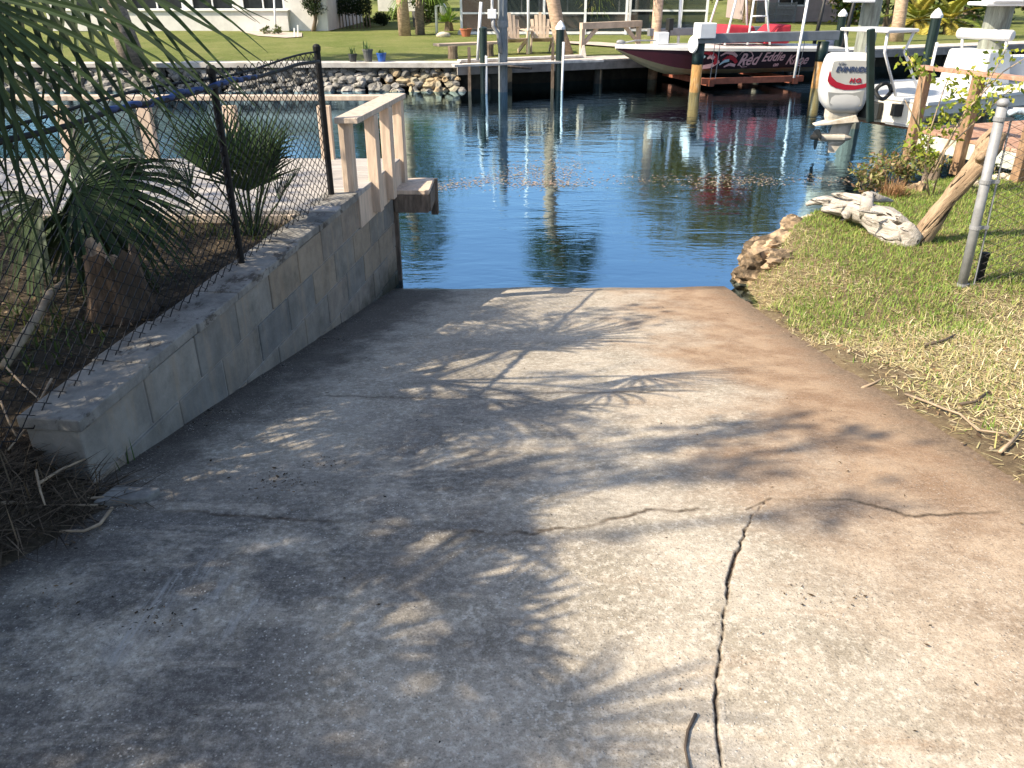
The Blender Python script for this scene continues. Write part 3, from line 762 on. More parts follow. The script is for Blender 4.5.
small = thing('cabbage_palm', 'small dark fan palm low behind the fence mesh beside the old stump', 'palm', (-2.4, 3.9, .9))
hubs = [((75, 190), 3.75, (70, 20), .55), ((95, 180), 3.85, (60, 55), .5), ((70, 165), 4.0, (60, -30), .45), ((40, 200), 3.6, (-30, 80), .5), ((85, 205), 3.7, (20, 90), .5)]
b0 = Vector((-2.4, 3.9, .88))
for (hx, hy), Yh, (ax, ay), rr in hubs:
    h_ = atY(hx, hy, Yh); e = atY(hx + ax, hy + ay, Yh); fan_frond(small, b0, h_, rr, rp.choice(GR), rp, axis=(e - h_), normal=(-.1, -.6, .7), nseg=24, spread=150, droop=.35, wid=.03, pet=.014)
saw = thing('saw_palmetto', 'spiky green palmetto clump behind the fence between two black posts', 'palm', (-1.65, 4.62, .9))
b0 = atY(248, 205, 4.62); b0.z = .86
for k in range(13):
    a = k * 2.4; el = rp.uniform(.75, 1.5); d = Vector((math.cos(a) * math.cos(el), math.sin(a) * math.cos(el), math.sin(el)))
    h_ = b0 + d * rp.uniform(.28, .50)
    fan_frond(saw, b0 + Vector((d.x * .03, d.y * .03, 0)), h_, rp.uniform(.30, .40), rp.choice([(.04, .075, .03), (.05, .085, .035), (.035, .06, .025)]), rp, axis=d + Vector((0, 0, .15)), nseg=18, spread=150, droop=.08, wid=.018, pet=.006)
# stump
M['stump'] = simple('rotten_stump', (.13, .085, .055), .95, var=.5, scale=9, bump=1, stretch=(4, 4, .6), dirt=(.07, .05, .035), dscale=4, dlo=.45, dhi=.65)
M['stumptop'] = simple('pale_broken_wood', (.42, .30, .20), .9, var=.4, scale=9, bump=.8, stretch=(3, 3, 1))
sp = atZ(124, 318, .88)
stt = thing('tree_stump', 'old rotten brown stump with a pale broken top behind the chain link fence', 'stump', sp)
mb = MB(); rows = []
for k in range(9):
    z = k / 8; row = []
    for j in range(25):
        a = j / 24 * 2 * math.pi; rr = (.115 - .02 * z + .05 * (1 - z) ** 3) * (1 + .22 * mnoise.noise(Vector((math.cos(a) * 2, math.sin(a) * 2, z * 1.2))) + .08 * math.sin(a * 9 + z))
        hh = .33 + .12 * mnoise.noise(Vector((math.cos(a) * 1.5, math.sin(a) * 1.5, 7)))
        row.append(sp + Vector((math.cos(a) * rr, math.sin(a) * rr, z * hh - .03)))
    rows.append(row)
mb.grid(rows); mb.build('trunk', M['stump'], stt, smooth=True)
mb = MB(); rows = []
for k in range(5):
    q = 1 - k / 4; rows.append([Vector(sp) + Vector(((v - sp).x * q * .98, (v - sp).y * q * .98, (v - sp).z * (.98 if k == 0 else .80 + .16 * mnoise.noise(v * 9 + Vector((k, 0, 0)))))) for v in rows[-1]] if False else [sp + Vector(((v.x - sp.x) * q * .98, (v.y - sp.y) * q * .98, (v.z - sp.z) * (1.0 if k == 0 else .86 + .2 * mnoise.noise(Vector((v.x * 12, v.y * 12, k)))))) for v in row])
mb.grid(rows); mb.build('broken_top', M['stumptop'], stt, smooth=True)
M['drystick'] = simple('dry_stick', (.33, .25, .17), .85, var=.35, scale=12, bump=.4)
M['darkstick'] = simple('dark_stick', (.10, .075, .055), .9, var=.35, scale=12, bump=.4)
mb = MB(); a, b = atZ(5, 372, .90), atZ(66, 280, 1.0); a.z = .92
mb.tube([a, a.lerp(b, .4) + Vector((.01, 0, .02)), a.lerp(b, .75) + Vector((-.01, 0, .02)), b], [.017, .018, .017, .012], 8)
tag(mb.build('fallen_branch', M['drystick'], None, smooth=True), 'pale fallen branch lying behind the fence left of the stump', 'branch')
# dry sticks by the wall's near end
def stick(pxs, z0, rad, mat, name, label, cat='stick', group=None, zoff=.006):
    pts = []
    for k, (x, y) in enumerate(pxs):
        p = atZ(x, y, z0); gz = max(float(zyard(np.array(p.x), np.array(p.y))), float(zramp(p.y)))
        p = atZ(x, y, gz + zoff); pts.append(p)
    mb = MB(); mb.tube(pts, [rad * (1 - .5 * k / len(pts)) for k in range(len(pts))], 6)
    return tag(mb.build(name, M[mat], None, smooth=True), label, cat, group)
GRP = 'dry sticks at the near end of the wall'
stick([(0, 503), (40, 503), (78, 499), (104, 497)], .82, .006, 'drystick', 'dry_stick', 'long straight pale stick pointing at the flat stone by the wall end', group=GRP)
stick([(112, 508), (100, 524), (84, 531), (60, 531)], .82, .006, 'drystick', 'dry_stick', 'curved pale stick bowing below the flat stone by the wall end', group=GRP)
stick([(38, 484), (60, 470), (85, 459)], .84, .005, 'drystick', 'dry_stick', 'short pale stick leaning up to the foot of the wall corner', group=GRP, zoff=.04)
stick([(2, 547), (25, 520), (60, 505), (98, 505)], .82, .005, 'drystick', 'dry_stick', 'dull stick slanting below the others at the left edge', group=GRP)
stick([(36, 470), (40, 490), (45, 505)], .84, .004, 'drystick', 'dry_stick', 'thin upright twig crossing the dry litter left of the wall corner', group=GRP, zoff=.05)
stick([(52, 378), (38, 404), (26, 428), (8, 450)], .9, .0045, 'drystick', 'dry_stick', 'thin pale stem slanting over the near end of the wall cap', group=GRP, zoff=.06)
stick([(5, 366), (22, 384), (38, 398), (44, 412)], .9, .004, 'drystick', 'dry_stick', 'thin pale stem arching down behind the wall end', group=GRP, zoff=.08)
stick([(0, 400), (8, 420), (16, 436)], .9, .004, 'drystick', 'dry_stick', 'thin pale stem at the left edge beside the wall end', group=GRP, zoff=.06)
# flat stone
c = atRamp(130, 500); mb = MB(); mb.hexa([c + Vector(v) for v in ((-.09, -.05, -.02), (.07, -.03, -.02), (.085, .035, -.02), (-.06, .045, -.02), (-.092, -.052, .028), (.072, -.028, .03), (.088, .036, .026), (-.06, .046, .03))])
tag(mb.build('concrete_fragment', M['cap'], None, bevel=.006), 'flat grey concrete fragment on the ramp in front of the wall corner', 'stone')
# litter, weeds on the yard
def scatter(n, x0, x1, y0, y1, zf, keep, rng, dz=.0):
    P = np.stack([rng.uniform(x0, x1, n), rng.uniform(y0, y1, n), np.zeros(n)], 1); P = P[keep(P[:, 0], P[:, 1])]
    P[:, 2] = zf(P[:, 0], P[:, 1]) + dz; return P
rng = np.random.default_rng(31)
inyard = lambda X, Y: (X < wallx(np.clip(Y, 0, 9)) - .2) | ((Y < 2.2) & (X < -1.3 + (Y - 2.06) * .43))
P = scatter(9000, -4.2, -.9, .7, 5.1, zyard, inyard, rng, .006)
V, F = quads_leaves(P, np.array([0, 0, .0]), .034, .45, rng); V[:, 2] = np.maximum(zyard(V[:, 0], V[:, 1]) + .002, P[:, 2].repeat(4) + (V[:, 2] - P[:, 2].repeat(4)) * .35)
o = np_mesh('leaf_litter', V, F, M['dry'], None, leafcols(len(P), [(.075, .052, .03), (.12, .085, .05), (.045, .033, .022), (.19, .14, .095), (.055, .05, .033)], rng))
tag(o, 'brown dry leaves and grass stems covering the ground behind the wall', 'leaf litter', kind='stuff')
P = scatter(5200, -1.9, -1.2, 1.3, 2.35, zyard, inyard, rng, .004)
o = blades('dry_straw', P, rng, .06, .22, .0012, .0028, 2.6, [(.10, .075, .05), (.17, .125, .085), (.06, .045, .03), (.045, .033, .024)], 'dry', flat=True)
tag(o, 'tangle of dry straw and stems at the near end of the wall', 'straw', kind='stuff')
P = scatter(4200, -3.6, -1.2, 2.2, 5.0, zyard, lambda X, Y: inyard(X, Y) & (npn(X, Y, 2.6, 71) > .05), rng)
o = blades('weeds', P, rng, .03, .12, .002, .005, 1.2, [(.05, .085, .02), (.08, .12, .03), (.11, .13, .05), (.04, .06, .02)], 'grass')
tag(o, 'low green weeds growing behind the chain link fence', 'weeds', kind='stuff')
c = atRamp(106, 462); P = np.stack([rng.normal(c.x, .045, 130), rng.normal(c.y, .06, 130), np.zeros(130)], 1); P[:, 2] = zramp(P[:, 1])
P = P[P[:, 0] > wallx(P[:, 1]) + .01]
tg_ = blades('grass_tuft', P, rng, .04, .13, .002, .004, .9, [(.06, .10, .03), (.09, .13, .05), (.14, .13, .07)], 'grass')
tag(tg_, 'small green grass tuft growing at the foot of the near wall corner', 'grass tuft')
# crumbs of leaf and dirt on the ramp
P1 = scatter(420, -1.3, EDGE, .9, 6.0, lambda X, Y: zramp(Y), lambda X, Y: X > wallx(Y) + .02, rng, .004)
cs = [atRamp(*p) for p in ((70, 545), (190, 420), (200, 426), (215, 412), (283, 482), (290, 486), (275, 480), (330, 340), (372, 300), (320, 465), (60, 600), (150, 620), (830, 600))]
P2 = np.concatenate([np.stack([rng.normal(c.x, .06, 40), rng.normal(c.y, .035, 40), np.zeros(40)], 1) for c in cs]); P2[:, 2] = zramp(P2[:, 1]) + .004
P3 = scatter(1500, -1.4, -.6, 2.0, 6.0, lambda X, Y: zramp(Y), lambda X, Y: (X > wallx(Y)) & (X < wallx(Y) + .02 + .12 * np.abs(npn(X, Y, 8, 77))), rng, .004)
P = np.concatenate([P1, P2, P3]); P = P[P[:, 0] > wallx(P[:, 1]) + .005]
V, F = quads_leaves(P, np.array([0, 0, 0]), np.repeat(.009, len(P))[:, None] * rng.uniform(.5, 2.0, (len(P), 1)), .5, rng); z0 = P[:, 2].repeat(4); V[:, 2] = z0 + np.clip((V[:, 2] - z0) * .3, 0, .01)
o = np_mesh('leaf_crumbs', V, F, M['dry'], None, leafcols(len(P), [(.05, .035, .022), (.09, .06, .035), (.14, .09, .05), (.035, .03, .025)], rng, 4, .4))
tag(o, 'dark crumbs of dead leaf scattered on the concrete ramp', 'leaf crumbs', kind='stuff')
stick([(696, 714), (688, 730), (685, 748), (689, 768)], .84, .004, 'darkstick', 'curled_twig', 'dark curled twig on the ramp left of the long crack', 'twig')
# ------------------------------------------------------------------ right bank: grass
rng = np.random.default_rng(41)
onbank = lambda X, Y: (shore_d(X, Y) > .12) & (X > EDGE + .03 + (.10 + .28 * (1 - sstep(3.2, 5.2, Y))) * np.abs(npn(X, Y, 7, 80)) * 2)
def dens(P, rng, near=.9):
    d = np.hypot(P[:, 0], P[:, 1]); return P
dry = lambda X, Y: sstep(-.15, .35, npn(X, Y, 1.3, 81) * .7 + .4 * npn(X, Y, 5, 82) + .85 * (1 - sstep(3.2, 5.2, Y)) + .35 * (1 - sstep(.1, .7, X - EDGE)) - .34)
P = scatter(185000, EDGE, 6.2, 2.2, 9.4, zbank, onbank, rng, -.004)
k = rng.uniform(size=len(P)) > dry(P[:, 0], P[:, 1]) * .86; PG, PD = P[k], P[~k]
GC = [(.16, .26, .045), (.21, .30, .06), (.13, .21, .045), (.26, .31, .08), (.30, .30, .10)]
o = blades('grass', PG, rng, .022, .06, .0016, .0035, 1.5, GC, 'grass', jit=.35)
tag(o, 'short green grass on the bank right of the ramp', 'grass', kind='stuff')
DC = [(.50, .41, .21), (.58, .48, .27), (.38, .28, .15), (.48, .43, .22), (.32, .30, .12), (.62, .54, .35)]
PD2 = scatter(34000, EDGE - .02, 4.6, 1.9, 6.6, zbank, lambda X, Y: (shore_d(X, Y) > .05), rng, .006)
PD2 = PD2[rng.uniform(size=len(PD2)) < .12 + .88 * dry(PD2[:, 0], PD2[:, 1])]; PD2 = PD2[(PD2[:, 0] > EDGE + .25 * rng.uniform(size=len(PD2)) * (1.5 - sstep(3, 5, PD2[:, 1])) + .15 * npn(PD2[:, 0], PD2[:, 1], 6, 83))]
o = blades('dry_grass', np.concatenate([PD * np.array([1, 1, 1]), PD2]), rng, .03, .085, .0013, .003, 4.0, DC, 'dry', flat=True, jit=.3)
tag(o, 'straw coloured dry grass clippings along the right edge of the ramp', 'dry grass', kind='stuff')
P = scatter(1500, EDGE - .03, 3.4, 1.9, 5.6, zbank, lambda X, Y: npn(X, Y, 3, 85) + (X < EDGE + .5) * .4 > -.1, rng, .01)
V, F = quads_leaves(P, np.array([0, 0, 0]), .04, .38, rng); z0 = P[:, 2].repeat(4); V[:, 2] = z0 + np.clip((V[:, 2] - z0) * .4, -.002, .02)
o = np_mesh('dead_leaves', V, F, M['dry'], None, leafcols(len(P), [(.16, .10, .055), (.09, .06, .04), (.26, .17, .10), (.42, .33, .22)], rng))
tag(o, 'brown dead leaves on the bare soil at the right edge of the ramp', 'dead leaves', kind='stuff')
def bstick(pxs, rad, name, label, mat='drystick', cat='stick', group=None, up=.02):
    pts = []
    for (x, y) in pxs:
        p = atZ(x, y, .45)
        for _ in range(6): p = atZ(x, y, float(zbank(np.array([p.x]), np.array([p.y]))[0]) + up)
        pts.append(p)
    mb = MB(); mb.tube(pts, [rad * (1 - .4 * k / len(pts)) for k in range(len(pts))], 6)
    return tag(mb.build(name, M[mat], None, smooth=True), label, cat, group)
bstick([(905, 394), (925, 401), (945, 409), (960, 414), (978, 430), (1008, 434)], .006, 'dry_vine', 'long pale vine lying along the soil at the right edge of the ramp', cat='vine')
bstick([(862, 388), (872, 384), (882, 379)], .007, 'dry_stick', 'short bright yellow stick at the grass edge left of the long vine')
bstick([(1000, 452), (1012, 441), (1022, 430)], .007, 'dry_stick', 'pale stick at the right edge below the end of the long vine')
bstick([(960, 404), (975, 402), (988, 392)], .007, 'dry_stick', 'dark bent stick in the dry grass above the long vine', mat='darkstick')
bstick([(925, 345), (945, 340), (955, 335)], .009, 'dry_stick', 'short dark stick in the dry grass uphill from the long vine', mat='darkstick')
M['limestone'] = simple('weathered_limestone', (.30, .215, .135), .92, var=.6, scale=8, bump=1.0, dirt=(.075, .055, .035), dscale=6, dlo=.46, dhi=.6)
M['palestone'] = simple('pale_limestone', (.52, .45, .36), .92, var=.3, scale=7, bump=.9, dirt=(.26, .19, .13), dscale=5, dlo=.5, dhi=.7)
RK = [((768, 268), .12, (.44, .40, .34), 'limestone', 'big pitted tan rock at the water edge where the right bank begins'), ((783, 250), .22, (.46, .34, .26), 'limestone', 'brown undercut rock halfway up the bank edge'), ((765, 252), .02, (.30, .28, .24), 'limestone', 'low tan rock half in the water beside the big pitted one'),
      ((800, 232), .26, (.34, .28, .24), 'limestone', 'brown rock under the pale tip of the driftwood'), ((813, 224), .31, (.24, .18, .13), 'palestone', 'small whitish rock just below the driftwood tip'), ((790, 262), .24, (.36, .24, .16), 'limestone', 'flat brown rock sunk in the grass behind the bank edge'),
      ((919, 199), .30, (.20, .20, .34), 'limestone', 'upright orange tan rock between the driftwood and the leaning log'), ((938, 194), .30, (.26, .2, .18), 'palestone', 'pale rounded rock behind the leaning log'), ((970, 190), .33, (.36, .24, .22), 'palestone', 'whitish rock right of the leaning log near the dock'),
      ((1001, 183), .34, (.34, .24, .18), 'palestone', 'pale flat rock seen through the wire mesh by the dock'), ((1020, 181), .34, (.3, .24, .2), 'palestone', 'pale rock at the right edge seen through the wire mesh')]
for q, ((px, py), z, d, mt, lb) in enumerate(RK):
    c = atZ(px, py, z); mb = MB().rock(c + Vector((0, d[1] * .2, -d[2] * .1)), d, q + 3, 4, .55, q * .7)
    tag(mb.build('rock', M[mt], None, smooth=False), lb, 'rock', 'rocks along the right bank')
# driftwood
def m_log(name, a, b, dk, rot):
    t = NT(name); c = t.mapping(t.coord(), rot=rot); g = t.mapping(c, (1.6, 24, 24)); g2 = t.mapping(c, (3, 60, 60))
    n1 = t.noise(g, 1.0, 6, .65, .6); n2 = t.noise(g2, 1.0, 5, .7, .4); n3 = t.noise(c, 5, 6, .65)
    k = t.mix(t.ss(n1, .35, .65), b, a); k = t.mix(t.ss(n2, .52, .66, 0, .7), k, dk); k = t.mix(t.ss(n3, .56, .70, 0, .75), k, dk)
    cr = t.ss(t.noise(t.mapping(c, (.9, 15, 15)), 1.3, 3, .5, .8), .60, .66); k = t.mix(cr, k, (.035, .028, .02))
    h = t.math('SUBTRACT', t.math('ADD', n1, t.math('MULTIPLY', n2, .5)), t.math('MULTIPLY', cr, .9))
    return t.done(t.bsdf(k, .9, 0, .12, t.bump(h, 1.0, .022)))
M['driftwood'] = m_log('bleached_wood', (.50, .46, .42), (.38, .345, .30), (.22, .185, .15), (0, 0, R(70)))
M['tanlog'] = m_log('tan_log', (.42, .31, .205), (.30, .21, .135), (.15, .105, .066), (0, R(52), 0))
def knotty(pts, rad, n=14, amp=.18, seed=0, sub=5):
    """tube along a smooth path with lumpy radius"""
    P = [Vector(p) for p in pts]; out = []; rr = []
    for i in range(len(P) - 1):
        p0, p1, p2, p3 = P[max(i - 1, 0)], P[i], P[i + 1], P[min(i + 2, len(P) - 1)]
        for k in range(sub):
            t = k / sub
            out.append(.5 * ((2 * p1) + (p2 - p0) * t + (2 * p0 - 5 * p1 + 4 * p2 - p3) * t * t + (3 * p1 - p0 - 3 * p2 + p3) * t ** 3)); rr.append(rad[i] + (rad[i + 1] - rad[i]) * t)
    out.append(P[-1]); rr.append(rad[-1]); mb = MB().tube(out, rr, n)
    for q in range(len(mb.v)):
        c = out[min(q // n, len(out) - 1)]; v = Vector(mb.v[q]); d = v - c
        mb.v[q] = tuple(c + d * (1 + amp * mnoise.noise(v * 7 + Vector((seed, 0, 0))) + amp * .6 * mnoise.noise(v * 19 + Vector((0, seed, 0)))))
    return mb
D0 = atZ(806, 206, .40); D1 = atZ(828, 205, .47); D2 = atZ(858, 211, .52); D3 = atZ(884, 222, .50); D4 = atZ(905, 236, .44); D5 = atZ(918, 243, .40)
log = thing('driftwood_log', 'bleached white driftwood log with broken roots lying across the bank top', 'log', D3)
def splinter(pts, rad, seed, n=22, sub=7, ridge=.22, amp=.22):
    """weathered trunk: ridged along its length, twisted, with hollows"""
    P = [Vector(p) for p in pts]; mb = knotty(pts, rad, n, 0, seed, sub); rr = random.Random(seed)
    ph = [rr.uniform(0, 6.28) for _ in range(6)]; ns = len(mb.v) // n
    for i in range(ns):
        c = Vector((0, 0, 0))
        for j in range(n): c += Vector(mb.v[i * n + j])
        c /= n; t = i / max(1, ns - 1)
        for j in range(n):
            v = Vector(mb.v[i * n + j]); a = 2 * math.pi * j / n + t * 1.6
            k = 1 + ridge * (.5 * math.sin(3 * a + ph[0] + 2 * t) + .35 * math.sin(7 * a + ph[1] - 3 * t) + .3 * abs(math.sin(5 * a + ph[2]))) - ridge * .3
            k *= 1 + amp * mnoise.noise(v * 5 + Vector((seed, 0, 0))) + amp * .5 * mnoise.noise(v * 16 + Vector((0, seed, 0)))
            mb.v[i * n + j] = tuple(c + (v - c) * k)
    return mb
U = lambda x, y, z: Vector((x, y, z))
splinter([atZ(824, 209, .45), D2 + U(0, .02, .0), D3, D4, D5], [.035, .085, .125, .115, .05], 1).build('trunk', M['driftwood'], log, smooth=True)
for q, (pts, rad) in enumerate([([atZ(806, 205, .42), atZ(818, 201, .47), atZ(838, 203, .50), D2, D3 + U(-.05, 0, 0)], [.012, .035, .05, .075, .06]),
        ([D2 + U(.06, .05, .03), atZ(862, 200, .60), atZ(846, 196, .60), atZ(832, 194, .57)], [.06, .045, .03, .008]),
        ([D3 + U(-.12, .08, .05), atZ(868, 197, .64), atZ(880, 199, .62), atZ(893, 201, .57)], [.06, .045, .03, .008]),
        ([D2 + U(-.1, -.02, -.02), atZ(848, 218, .42), atZ(838, 222, .36), atZ(830, 224, .32)], [.04, .03, .02, .01]),
        ([D4 + U(-.02, .0, .08), atZ(903, 222, .55), atZ(898, 216, .60)], [.05, .04, .022]),
        ([D4 + U(-.06, -.06, .02), atZ(890, 238, .42), atZ(880, 240, .38)], [.045, .03, .012])]):
    splinter(pts, rad, q + 2, 12, 5).build('root', M['driftwood'], log, smooth=True)
for q, (x, y, h, l) in enumerate([(826, 200, .52, .2), (842, 206, .55, .26), (870, 212, .62, .22), (856, 199, .60, .2), (832, 205, .5, .2)]):
    p = atZ(x, y, h); rq = random.Random(q); mb = MB(); d = Vector((rq.uniform(.7, 1), rq.uniform(-.4, .1), rq.uniform(-.15, .25)))
    mb.tube([p - d * l * .5, p, p + d * l * .5], [.004, .014, .006], 5); mb.build('splinter', M['driftwood'], log)
L0 = atZ(917, 244, .37); L3 = atY(1000, 131, 6.15); L1 = L0.lerp(L3, .38) + Vector((-.015, 0, .0)); L2 = L0.lerp(L3, .74) + Vector((.02, 0, .0))
ll_ = thing('leaning_log', 'tan log with rough bark leaning up to the right from the driftwood', 'log', L0)
splinter([L0 - (L1 - L0) * .1, L1, L2, L2.lerp(L3, .5) + Vector((0, 0, .01)), L3], [.08, .068, .070, .09, .07], 9, 16, 9, .12, .2).build('trunk', M['tanlog'], ll_, smooth=True)
knotty([L2, L2 + Vector((-.06, -.09, .06))], [.05, .03], 8, .2, 5).build('branch_stub', M['tanlog'], ll_, smooth=True)
# galvanised fence
FP = Vector((3.085, 5.2, .30)); FT = atY(1003, 104, 5.2)
gf = thing('chain_link_fence', 'grey galvanised chain link fence starting at a thick steel post on the right bank', 'fence', FP)
mb = MB(); mb.tube([FP + Vector((0, 0, -.1)), FT], .031, 16); mb.lathe(FT, [(.036, -.01), (.036, .015), (.024, .03), (0, .036)], 16); mb.build('post', M['galv'], gf, smooth=True)
for q in (.06, .38, .62, .93):
    c = FP.lerp(FT, q); mb = MB(); mb.lathe(c, [(.037, -.012), (.037, .012)], 16, axis=FT - FP); mb.box(c + Vector((.06, -.005, 0)), (.05, .012, .022)); mb.build('tension_band', M['galv'], gf)
mb = MB(); mb.tube([FP + Vector((.075, 0, .05)), FT + Vector((.075, 0, -.06))], .006, 6); mb.build('tension_bar', M['galv'], gf)
mb = MB(); mb.tube([FT + Vector((.02, 0, -.035)), FT + Vector((3.2, .05, -.05))], .017, 10); mb.build('top_rail', M['galv'], gf, smooth=True)
M['rustywire'] = simple('rusty_grey_wire', (.05, .045, .04), .8, 0, var=.4, scale=20)
_dv = dv; dv = Vector((0, 1, 0))
chainlink('wire_mesh', M['rustywire'], lambda u, z: FP + Vector((.08 + u + (FT.x - FP.x) * z, .012 * math.sin(u * 5 + z * 4), .04 + z)), 52, 44, .055, .0262, .0030, gf, .003, 4)
dv = _dv
mb = MB(); mb.tube([Vector((6.2, 5.25, .2)), Vector((6.2, 5.25, 1.5))], .03, 12); mb.build('post', M['galv'], gf, smooth=True)
M['bluewhite'] = simple('blue_white_rope', (.45, .55, .66), .7, var=.6, scale=40)
mb = MB(); mb.tube([FT + Vector((.03 + k * .05, -.03 + .01 * math.sin(k * 1.9), -.05 + .012 * math.sin(k * 1.1))) for k in range(30)], .019, 8)
tag(mb.build('rope', M['bluewhite'], None, smooth=True), 'pale blue rope lashed along the top rail of the grey fence', 'rope')
mb = MB(); a = atZ(977, 288, .33); b = atY(986, 254, a.y); mb.tube([a - Vector((0, 0, .05)), b], .024, 10); mb.lathe(b, [(.027, -.01), (.027, .01)], 10)
tag(mb.build('stub_post', M['blackmetal'], None), 'short dark stub post behind the foot of the grey fence post', 'post')
# plants at the water edge
YG = [(.30, .33, .04), (.22, .28, .04), (.38, .38, .07), (.14, .20, .035)]
BR = [(.16, .19, .05), (.10, .14, .035), (.24, .22, .08), (.22, .13, .08), (.30, .24, .13)]
for q, (px, py, rx, rz, n, lb) in enumerate([(866, 196, .26, .17, 420, 'low weedy plant at the waterline left of the other bank weeds'), (886, 186, .24, .20, 460, 'green weed clump with reddish leaves behind the driftwood roots'), (905, 186, .22, .22, 420, 'leafy weed clump directly behind the middle of the driftwood'), (925, 178, .2, .14, 300, 'small weed clump behind the upright tan rock')]):
    b = atZ(px, py, .25); bush('bank_weed', lb, b, (rx, .2, rz), BR, .06, n, 60 + q, 'weed', 'weeds at the right bank edge', asp=.4, n_cl=16)
# dry tuft
b = atZ(893, 200, .34); Pt = np.array(b) + np.stack([rng.normal(0, .05, 420), rng.normal(0, .05, 420), np.zeros(420)], 1)
tag(blades('dry_grass_clump', Pt, rng, .10, .24, .002, .004, .9, [(.30, .17, .09), (.22, .12, .06), (.38, .25, .14)], 'dry'), 'rusty brown dry grass clump behind the driftwood roots', 'grass clump')
# sapling in front of the dock
sapl = thing('sapling', 'thin sapling with sprays of yellow green leaves in front of the dock', 'sapling', atZ(930, 205, .3))
b0 = atZ(930, 203, .3); YS = b0.y - .05
CL = [(908, 57), (918, 66), (926, 72), (947, 84), (958, 90), (973, 78), (985, 84), (995, 62), (1004, 52), (978, 106), (966, 113), (987, 110), (948, 122), (937, 128), (921, 128), (954, 133), (930, 143), (920, 150), (998, 98), (1010, 88), (962, 99), (942, 112), (925, 158), (916, 138)]
mb = MB(); Ps = []
for chain in ([(930, 203), (925, 165), (931, 128), (945, 86), (958, 60)], [(931, 180), (955, 130), (985, 88), (1006, 50)], [(935, 165), (965, 112), (1003, 72), (1030, 55)], [(926, 160), (918, 128), (922, 80), (908, 56)], [(931, 200), (945, 150), (990, 108), (1012, 88)], [(931, 150), (915, 120), (905, 100)]):
    pts = [atY(x, y, YS + .10 * math.sin(i * 2.1 + x)) for i, (x, y) in enumerate(chain)]
    mb.tube(pts, [.009 * (1 - .8 * i / len(pts)) for i in range(len(pts))], 6)
mb.build('stem', M['drystick'], sapl, smooth=True)
rs = np.random.default_rng(5)
for x, y in CL:
    c = np.array(atY(x, y, YS + rs.uniform(-.15, .15))); Ps.append(c + rs.normal(size=(24, 3)) * np.array([.06, .06, .045]))
Ps = np.concatenate(Ps); V, F = quads_leaves(Ps, np.array([0, 0, .1]), .062, .55, rs)
np_mesh('foliage', V, F, M['leaf'], sapl, leafcols(len(Ps), YG, rs))

# ------------------------------------------------------------------ right dock
M['dockred'] = simple('red_brown_deck_boards', (.36, .20, .13), .8, var=.3, scale=5, bump=.35, stretch=(6, 1, 1), dirt=(.45, .33, .26), dscale=4, dlo=.5, dhi=.7)
M['dockbrown'] = simple('brown_weathered_wood', (.25, .155, .09), .85, var=.35, scale=6, bump=.5, stretch=(5, 5, 1), dirt=(.42, .30, .2), dscale=4, dlo=.55, dhi=.75)
M['palegreen'] = simple('pale_green_board', (.48, .50, .44), .85, var=.25, scale=5, bump=.3, dirt=(.25, .28, .21), dscale=4, dlo=.5, dhi=.7)
dk = thing('wooden_dock', 'brown wooden dock with a plain handrail reaching out from the right bank', 'dock', (5.2, 9.2, .6))
A = Vector((4.76, 9.95, 0)); B = Vector((5.32, 8.35, 0)); dd = (B - A).normalized(); dr_ = Vector((-dd.y, dd.x, 0)); dr_ = dr_ if dr_.x > 0 else -dr_
mb = MB(); s = 0
while s < (B - A).length + 1.2:
    a = A + dd * s; mb.hexa([a + Vector((0, 0, .645)), a + dr_ * 2.6 + Vector((0, 0, .645)), a + dr_ * 2.6 + dd * .135 + Vector((0, 0, .645)), a + dd * .135 + Vector((0, 0, .645)),
                       a + Vector((0, 0, .68)), a + dr_ * 2.6 + Vector((0, 0, .68)), a + dr_ * 2.6 + dd * .135 + Vector((0, 0, .68)), a + dd * .135 + Vector((0, 0, .68))][::1]); s += .142
mb.build('decking', M['dockred'], dk, bevel=.004)
mb = MB(); mb.bar(A + Vector((.02, 0, .555)), B + Vector((.02, 0, .555)), .04, .17); mb.bar(A + dd * .03 + dr_ * .06 + Vector((0, 0, .555)), A + dd * .03 + dr_ * 2.6 + Vector((0, 0, .555)), .04, .17); mb.build('fascia', M['palegreen'], dk, bevel=.004)
for s_, zt in ((.12, 1.34), (.85, 1.34), (1.62, 1.34), (2.4, 1.34)):
    c = A + dd * s_ - dr_ * .04; mb = MB(); mb.bar(c + Vector((0, 0, .30)), c + Vector((0, 0, zt)), .10, .10, up=dd); mb.build('rail_post', M['dockbrown'], dk, bevel=.006)
mb = MB(); mb.bar(A + dd * .0 - dr_ * .04 + Vector((0, 0, 1.362)), A + dd * 2.8 - dr_ * .04 + Vector((0, 0, 1.362)), .15, .04); mb.build('handrail', M['dockred'], dk, bevel=.004)
for s_ in (.3, 1.5):
    for o_ in (.2, 1.8):
        c = A + dd * s_ + dr_ * o_; mb = MB(); mb.tube([c + Vector((0, 0, -1.0)), c + Vector((0, 0, .64))], .10, 12); mb.build('piling', M['oldwood'], dk, smooth=True)
# sea grape and weeds under the dock
b = atZ(1000, 176, .34); bush('bank_weed', 'dark green weed clump under the dock behind the grey fence', b, (.35, .2, .14), [(.06, .09, .03), (.10, .13, .04), (.2, .16, .08)], .06, 260, 71, 'weed', 'weeds at the right bank edge', asp=.4, n_cl=12)

